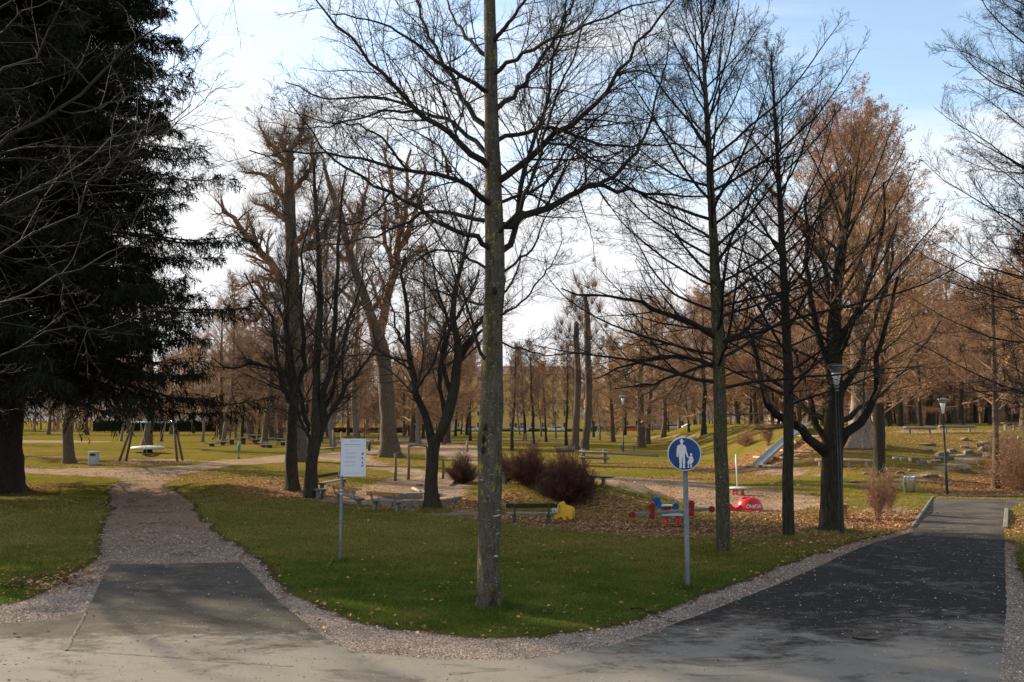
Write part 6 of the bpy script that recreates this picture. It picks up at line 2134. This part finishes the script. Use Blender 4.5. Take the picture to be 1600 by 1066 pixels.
STEP_LAB = ['lowest wooden step table, leftmost of the group', 'second wooden step table from the left', 'third wooden step table from the left, slightly higher', 'fourth wooden step table, rising towards the high ones',
            'highest wooden table at the back of the group', 'long slab table in the middle of the group', 'slab table right of the highest one', 'low wooden table at the front of the group', 'lowest front table nearest the path',
            'rightmost wooden table beside the left mossy tree', 'second high table behind the long slab table']
for i, (px, ty, by, w) in enumerate(((331, 692, 697, 20), (348, 689.5, 696, 18), (362, 686, 695, 19), (380, 683.5, 694, 22), (397, 679.5, 691, 28), (402, 686, 694, 26), (416, 684.5, 693, 24), (412, 691, 698, 20), (421, 694, 700, 27), (442, 690, 697, 20), (436, 685, 692, 22))):
    b = gp(px, by); s = b[1] / 1280
    h = (by - ty) * s
    r = empty('wooden_table', b, random.uniform(-.3, .3), STEP_LAB[i] + ' on the far left lawn', 'table', 'wooden step tables on the left lawn')
    MB().box((0, 0, h - .07), (w * s, .75, .13), bev=.02).build('table_top', WOODG, r)
    MB().box((0, 0, (h - .14) / 2 - .05), (.42, .40, h - .04), bev=.03).build('leg', mat('dark_timber', (.07, .055, .04), .9, var=.3), r)

for (px, by, h_, lab) in ((373, 717, 25, 'turquoise bulb-headed pole standing on the lawn right of the swing'), (449.5, 719, 26, 'turquoise bulb-headed pole half hidden beside the left mossy tree')):
    b = gp(px, by); s = b[1] / 1280; h = h_ * s
    r = empty('water_pump', b, 0, lab, 'play pole', 'turquoise poles')
    TQ = mat('turquoise_paint', (.06, .26, .25), .5, var=.2)
    MB().tube([(0, 0, .1), (0, 0, h * .95)], .045, 8).build('pole', TQ, r)
    MB().lathe([(0, h * .38), (.07, h * .45), (.14, h * .72), (.12, h * .90), (.03, h), (0, h)], 14).build('bulb', TQ, r, True)
    MB().lathe([(0, .12), (.09, .12), (.10, -.1)], 10).build('foot', BLACK, r)


def net_posts():
    b = gp(650, 750); s = b[1] / 1280
    root = empty('rope_climber', b, 0, 'crooked wooden posts with ropes and a top log behind the forked tree', 'climbing frame')
    pm = mat('crooked_post', (.20, .155, .11), .85, var=.4, vscale=4, stretch=(5, 5, 1))
    posts = []
    for (px, ty, by) in ((617.5, 708, 751.5), (638, 697, 750), (666, 697, 747), (692, 717, 748)):
        p = gp(px, by) - b; t = at(px, ty, p[1] + b[1]) - b
        MB().tube([p - [0, 0, .1], (p + t) / 2 + [.04, 0, 0], t], [.075, .07, .065], 9).build('post', pm, root, True)
        posts.append((p, t))
    MB().tube([posts[1][1], (posts[1][1] + posts[2][1]) / 2 + [0, 0, .05], posts[2][1]], .06, 8).build('top_log', pm, root, True)
    rm = mat('rope_grey', (.25, .22, .18), .9)
    for i in range(3):
        for f in (.97, .62, .32):
            a = posts[i][0] * (1 - f) + posts[i][1] * f; c = posts[i + 1][0] * (1 - f) + posts[i + 1][1] * f
            MB().tube([a, (a + c) / 2 - [0, 0, .04], c], .012, 5).build('rope', rm, root)


net_posts()


def beams():
    # balance beam with two posts behind the notice board
    b = gp(535, 704); s = b[1] / 1280
    root = empty('balance_beam', b, 0, 'grey balance beam with two upright posts seen either side of the notice', 'climbing frame')
    for px, ty in ((520, 673), (533, 675)):
        x = (px - 535) * s
        MB().tube([(x, 0, -.1), (x, 0, (704 - ty) * s)], .09, 8).build('post', WOODG, root, True)
    MB().tube([((502 - 535) * s, -.3, .18), ((577 - 535) * s, .2, .52)], .10, 8).build('beam', WOODG, root, True)
    MB().tube([((576 - 535) * s, .2, -.1), ((576 - 535) * s, .2, .8)], .14, 9).build('stump', mat('dark_timber', (.07, .055, .04), .9), root, True)
    # rail beam in the meadow right of the shrubs
    b = gp(945, 723); s = b[1] / 1280
    root = empty('balance_beam', b, 0, 'long horizontal pole on short posts in the meadow right of the largest shrub', 'climbing frame')
    for px in (912, 945):
        x = (px - 945) * s
        MB().box((x, 0, .45), (.26, .26, 1.06), bev=.03).build('post', WOODG, root)
    MB().tube([((905 - 945) * s, -.16, .80), ((1027 - 945) * s, -.5, .50)], .09, 9).build('rail', WOODG, root, True)
    MB().tube([((905 - 945) * s, -.16, .38), ((952 - 945) * s, -.2, .30)], .09, 9).build('rail', WOODG, root, True)
    b = gp(883, 706)
    r = empty('lying_log', b, .2, 'dark log lying beside the pollarded pair in the meadow', 'log')
    MB().tube([(-.9, 0, .22), (.9, 0, .26)], .22, 12).build('log', WOODG, r, True)
    # single post and young tree stakes
    b = gp(730, 706)
    r = empty('wooden_post', b, 0, 'single wooden post left of the grey trunk behind the fan-shaped shrub', 'post')
    MB().tube([(0, 0, -.1), (0, 0, 1.05)], .12, 10).build('post', WOODG, r, True)
    b = gp(826, 697); s = b[1] / 1280
    r = empty('tree_stakes', b, 0, 'pale frame of stakes in the meadow right of the grey trunk', 'stakes')
    for x, y in ((-5.5 * s, 0), (5.5 * s, 0), (0, .7)):
        MB().tube([(x, y, -.1), (x, y, 1.35)], .045, 7).build('stake', WOODP, r)
    MB().box((0, 0, 1.28), (11 * s, .04, .09)).build('crossbar', WOODP, r)
    # short logs round the sandbox
    for (p, q, lab) in (((645, 765), (657, 771), 'short pale log lying on the sand left of the forked trunk'), ((651, 759), (661, 760), 'dark flat log on the sand behind the sandbox'), ((703, 760), (713, 751), 'pale plank leaning against the mound under the fan-shaped shrub')):
        a = gp(*p); c = gp(*q)
        r = empty('lying_log', (a + c) / 2, 0, lab, 'log')
        h = (c - a) / 2
        MB().bar(-h + [0, 0, .06], h + [0, 0, .07], .14, .12, bev=.03).build('log', WOODP if 'pale' in lab else WOODG, r, True)
    # round sandbox
    b = gp(654, 784)
    r = empty('sandbox', b, 0, 'round wooden sandbox rim behind the orange-backed benches', 'sandbox')
    a = np.linspace(0, 2 * math.pi, 49)
    R = 1.45
    for k in range(12):
        aa = np.linspace(k * math.pi / 6 + .015, (k + 1) * math.pi / 6 - .015, 5)
        V = []
        for t in aa:
            for (rr, z) in ((R - .09, -.05), (R + .09, -.05), (R + .09, .20), (R - .09, .20)): V.append((rr * math.cos(t), rr * math.sin(t) * 1.1, z))
        F = [[i * 4 + j, i * 4 + (j + 1) % 4, (i + 1) * 4 + (j + 1) % 4, (i + 1) * 4 + j] for i in range(4) for j in range(4)] + [[0, 1, 2, 3], [19, 18, 17, 16]]
        obj('rim_board', mesh_np('rim_board', V, F, None, False), WOODG, r)


beams()


# ------------------------------------------------------------------ kerbs, seams, twigs
def edging(p, q, label, w=.10, h=.12, m=None, name='kerb'):
    a = gp(*p); c = gp(*q)
    r = empty(name, (a + c) / 2, 0, label, 'kerb')
    d = (c - a) / 2
    n = max(2, int(np.linalg.norm(c - a) / 1.0))
    for k in range(n):
        s0 = -1 + 2 * k / n + .006; s1 = -1 + 2 * (k + 1) / n - .006
        MB().bar(d * s0 + [0, 0, h / 2 - .04], d * s1 + [0, 0, h / 2 - .04], w, h + .06, bev=.012).build('kerb_stone', m or CONC, r)


edging((1425, 825), (1458, 777), 'pale raised kerb where the playground ground meets the path turn', .07, .07)
edging((1571, 827), (1573, 797), 'low concrete kerb on the right side of the path turn', .12, .08)
edging((1462, 776), (1620, 777.5), 'dark kerb along the foot of the rocky slope', .10, .07, CONCD)


def seam(pts, w, h, name):
    P = np.array([gp(*p) for p in pts])
    q = resample(P, 40, np.random.default_rng(3), .12)
    q[:, 2] = 0.0
    V = []
    rng = np.random.default_rng(4)
    for k in range(40):
        d = q[min(k + 1, 39)] - q[max(k - 1, 0)]; sx = np.array([-d[1], d[0], 0]); sx /= np.linalg.norm(sx)
        ww = w * rng.uniform(.5, 1.3)
        V += [q[k] - sx * ww + [0, 0, -.004], q[k] + [0, 0, h * rng.uniform(.4, 1.2)], q[k] + sx * ww + [0, 0, -.004]]
    F = [[k * 3 + j, k * 3 + j + 1, (k + 1) * 3 + j + 1, (k + 1) * 3 + j] for k in range(39) for j in range(2)]
    tag(obj(name, mesh_np(name, V, F, None, True), mat('seam_sand', (.15, .13, .105), .95, var=.4, vscale=20)), kind='structure')


seam([(104, 1017), (112, 1000), (122, 982), (134, 958)], .030, .022, 'asphalt_seam')
seam([(140, 1019), (240, 1026), (340, 1034), (455, 1042)], .028, .010, 'asphalt_seam')


def fallen_twig(pts, label, seed):
    P = np.array([gp(*p) + [0, 0, p_z] for p, p_z in pts])
    b = P.mean(0); b[2] = 0
    T = Tree(seed)
    q = resample(P, 9, T.rng, .2)
    T.add(q[None], np.linspace(.014, .005, 9)[None], 6)
    Q, R = sprout(q[None], np.linspace(.014, .005, 9)[None], 3, T.rng, .3, .9, (25, 45), (.2, .4), 4, 0, .1, .5, .003, flat=.9)
    Q[:, :, 2] = np.maximum(Q[:, :, 2], .01)
    T.add(Q, R, 4)
    o = tag(obj('fallen_twig', T.mesh('fallen_twig', b), TW_DARK), label, 'twig')
    o.location = b


fallen_twig([((985, 956), .05), ((1010, 958), .04), ((1030, 966), .02), ((1052, 974), .015)], 'dark fallen twig lying across the gravel verge right of centre', 901)
fallen_twig([((1332, 998), .015), ((1350, 1001), .02), ((1372, 1001), .012)], 'short thin twig lying on the dark asphalt in front on the right', 902)

# ------------------------------------------------------------------ rocks on the slope
ROCKS = [(1428, 722, 15, 8, 0), (1441, 727, 17, 11, 0), (1400, 718, 10, 5, 1), (1412, 720, 11, 6, 1), (1459, 723, 20, 6, 0), (1476, 718, 24, 6, 0), (1472, 712, 22, 8, 0), (1488, 706, 12, 6, 0), (1496, 713, 26, 4, 1), (1513, 709, 14, 7, 0),
         (1527, 712, 14, 7, 0), (1537, 705, 16, 9, 0), (1532, 698, 12, 6, 0), (1542, 693, 20, 4, 0), (1550, 702, 10, 8, 0), (1507, 688, 13, 5, 0), (1507, 700, 13, 5, 0), (1449, 695, 22, 3, 0), (1450, 705, 13, 4, 0), (1508, 738, 20, 13, 0),
         (1451, 745, 24, 5, 0), (1389, 736, 11, 6, 0), (1395, 754, 16, 5, 0), (1424, 736, 10, 3, 1), (1405, 740, 13, 4, 0), (1385, 744, 12, 4, 1), (1564, 689, 11, 6, 1), (1581, 688, 10, 8, 1), (1574, 692, 8, 5, 1), (1335, 754, 22, 4, 0), (1290, 757, 18, 2.5, 0),
         (1352, 741, 10, 3, 0), (1230, 757, 12, 3, 1), (1208, 757, 9, 2.5, 1), (1250, 759, 11, 2.5, 0), (1418, 748, 12, 4, 0), (1594, 686, 8, 6, 1)]
RW = ['broad grey boulder', 'flat slab', 'small pale stone', 'angular brown boulder', 'thin dark slab']
RK = [mat('slope_rock', (.21, .170, .120), .92, var=.45, vscale=5, bump=.03, bscale=9), mat('pale_slope_rock', (.34, .28, .20), .92, var=.35, vscale=5, bump=.03, bscale=9)]
cnt = {}
for i, (px, py, w, h, pale) in enumerate(sorted(ROCKS)):
    b = gp(px, py); s = b[1] / 1280
    if w > 18 and h <= 6: kd = 1
    elif w > 14 and h > 7: kd = 0
    elif pale: kd = 2
    elif h > 5: kd = 3
    else: kd = 4
    zone = 'left of the sapling shrubs' if px < 1370 else 'between the shrub and the bin' if px < 1420 else 'between the bin and the second lamp' if px < 1478 else 'between the second lamp and the young tree' if px < 1556 else 'right of the young tree'
    c = cnt.get((kd, zone), 0); cnt[(kd, zone)] = c + 1
    rng = np.random.default_rng(600 + i)
    bm = bmesh.new(); bmesh.ops.create_cube(bm, size=1.5); bmesh.ops.subdivide_edges(bm, edges=bm.edges[:], cuts=2, use_grid_fill=True)
    pl_ = [(unit(rng.normal(0, 1, 3)), rng.uniform(.62, .9)) for _ in range(10)]
    for v in bm.verts:
        c_ = np.array(v.co[:])
        for nrm, dd in pl_:
            e = c_ @ nrm
            if e > dd: c_ = c_ - nrm * (e - dd)
        v.co = (c_[0] * w * s * .62, c_[1] * w * s * .45, c_[2] * h * s * .75 + h * s * .28)
    me = bpy.data.meshes.new('rock'); bm.to_mesh(me); bm.free()
    o = obj('rock', me, RK[pale]); o.location = b; o.rotation_euler = (0, rng.uniform(-.12, .12), rng.uniform(-.5, .5))
    tag(o, f'{ORD[c]} {RW[kd]} from the left {zone}', 'rock', 'rocks on the grassy slope')


# ------------------------------------------------------------------ people and a dog, far off
def skin_mesh(name, verts, edges, radii, m, parent, sub=1):
    me = bpy.data.meshes.new(name)
    me.from_pydata(verts, edges, [])
    o = bpy.data.objects.new(name, me); COL.objects.link(o)
    md = o.modifiers.new('skin', 'SKIN')
    for i, r in enumerate(radii):
        me.skin_vertices[0].data[i].radius = (r, r)
    me.skin_vertices[0].data[0].use_root = True
    sb2 = o.modifiers.new('sub', 'SUBSURF'); sb2.levels = sub; sb2.render_levels = sub
    dg = bpy.context.evaluated_depsgraph_get(); dg.update()
    new = bpy.data.meshes.new_from_object(o.evaluated_get(dg))
    bpy.data.objects.remove(o)
    for p in new.polygons: p.use_smooth = True
    return obj(name, new, m, parent)


def person(loc, rz, label, top_c, leg_c, stride=.22):
    root = empty('person', loc, rz, label, 'person')
    g = lambda s_: mat('cloth_%s' % '_'.join('%03d' % int(c * 999) for c in s_), s_, .9)
    skin = mat('skin', (.45, .28, .20), .6)
    V = [(0, 0, .95), (0, .01, 1.15), (0, .02, 1.38), (0, .0, 1.50), (0, 0, 1.60), (0, -.01, 1.69),
         (.10, 0, .90), (.12, -stride, .50), (.12, -stride * .9, .09), (.12, -stride - .14, .04),
         (-.10, 0, .90), (-.12, stride * .5, .50), (-.12, stride * 1.2, .12), (-.12, stride * 1.0, .04),
         (.20, .01, 1.40), (.25, .10, 1.14), (.27, .02, .92), (.27, -.02, .84),
         (-.20, .01, 1.40), (-.25, -.10, 1.14), (-.27, -.18, .94), (-.27, -.21, .86)]
    E = [(0, 1), (1, 2), (2, 3), (3, 4), (4, 5), (0, 6), (6, 7), (7, 8), (8, 9), (0, 10), (10, 11), (11, 12), (12, 13), (2, 14), (14, 15), (15, 16), (16, 17), (2, 18), (18, 19), (19, 20), (20, 21)]
    R = [.14, .14, .16, .06, .09, .09, .095, .065, .045, .035, .095, .065, .045, .035, .065, .048, .036, .035, .065, .048, .036, .035]
    skin_mesh('body', V, E, R, skin, root)
    skin_mesh('jacket', [V[i] for i in (0, 1, 2, 14, 15, 16, 18, 19, 20)], [(0, 1), (1, 2), (2, 3), (3, 4), (4, 5), (2, 6), (6, 7), (7, 8)], [.165, .16, .18, .085, .065, .055, .085, .065, .055], g(top_c), root)
    skin_mesh('trousers', [V[i] for i in (0, 6, 7, 8, 10, 11, 12)], [(0, 1), (1, 2), (2, 3), (0, 4), (4, 5), (5, 6)], [.15, .11, .08, .06, .11, .08, .06], g(leg_c), root)
    skin_mesh('hair', [(0, .03, 1.68), (0, .01, 1.74)], [(0, 1)], [.095, .08], mat('hair_dark', (.03, .02, .015), .9), root)


p = gp(934.5, 681)
person(p, 1.2, 'distant person in dark jacket and light-blue trousers walking in front of the parked cars', (.03, .035, .05), (.30, .42, .60))
p = gp(593.5, 690)
person(p, 1.4, 'person in dark clothes walking just left of the forked giant', (.02, .022, .03), (.025, .025, .03))
p = gp(581, 692)
r_ = empty('dog', p, 0, 'small pale dog walking on the path left of the forked giant', 'dog')
skin_mesh('body', [(0, 0, .34), (-.18, 0, .33), (.20, 0, .35), (.28, 0, .46), (.35, 0, .52), (.44, 0, .49), (.18, .06, .18), (.19, .06, .02), (.16, -.06, .18), (.12, -.06, .02), (-.20, .06, .20), (-.25, .06, .10), (-.21, .06, .02), (-.20, -.06, .20), (-.17, -.06, .10), (-.12, -.06, .02), (-.30, 0, .42), (-.33, 0, .52)],
          [(0, 1), (0, 2), (2, 3), (3, 4), (4, 5), (2, 6), (6, 7), (2, 8), (8, 9), (1, 10), (10, 11), (11, 12), (1, 13), (13, 14), (14, 15), (1, 16), (16, 17)],
          [.10, .09, .11, .06, .065, .035, .04, .025, .04, .025, .045, .025, .025, .045, .025, .025, .025, .015], mat('pale_fur', (.55, .42, .36), .9, var=.2), r_)
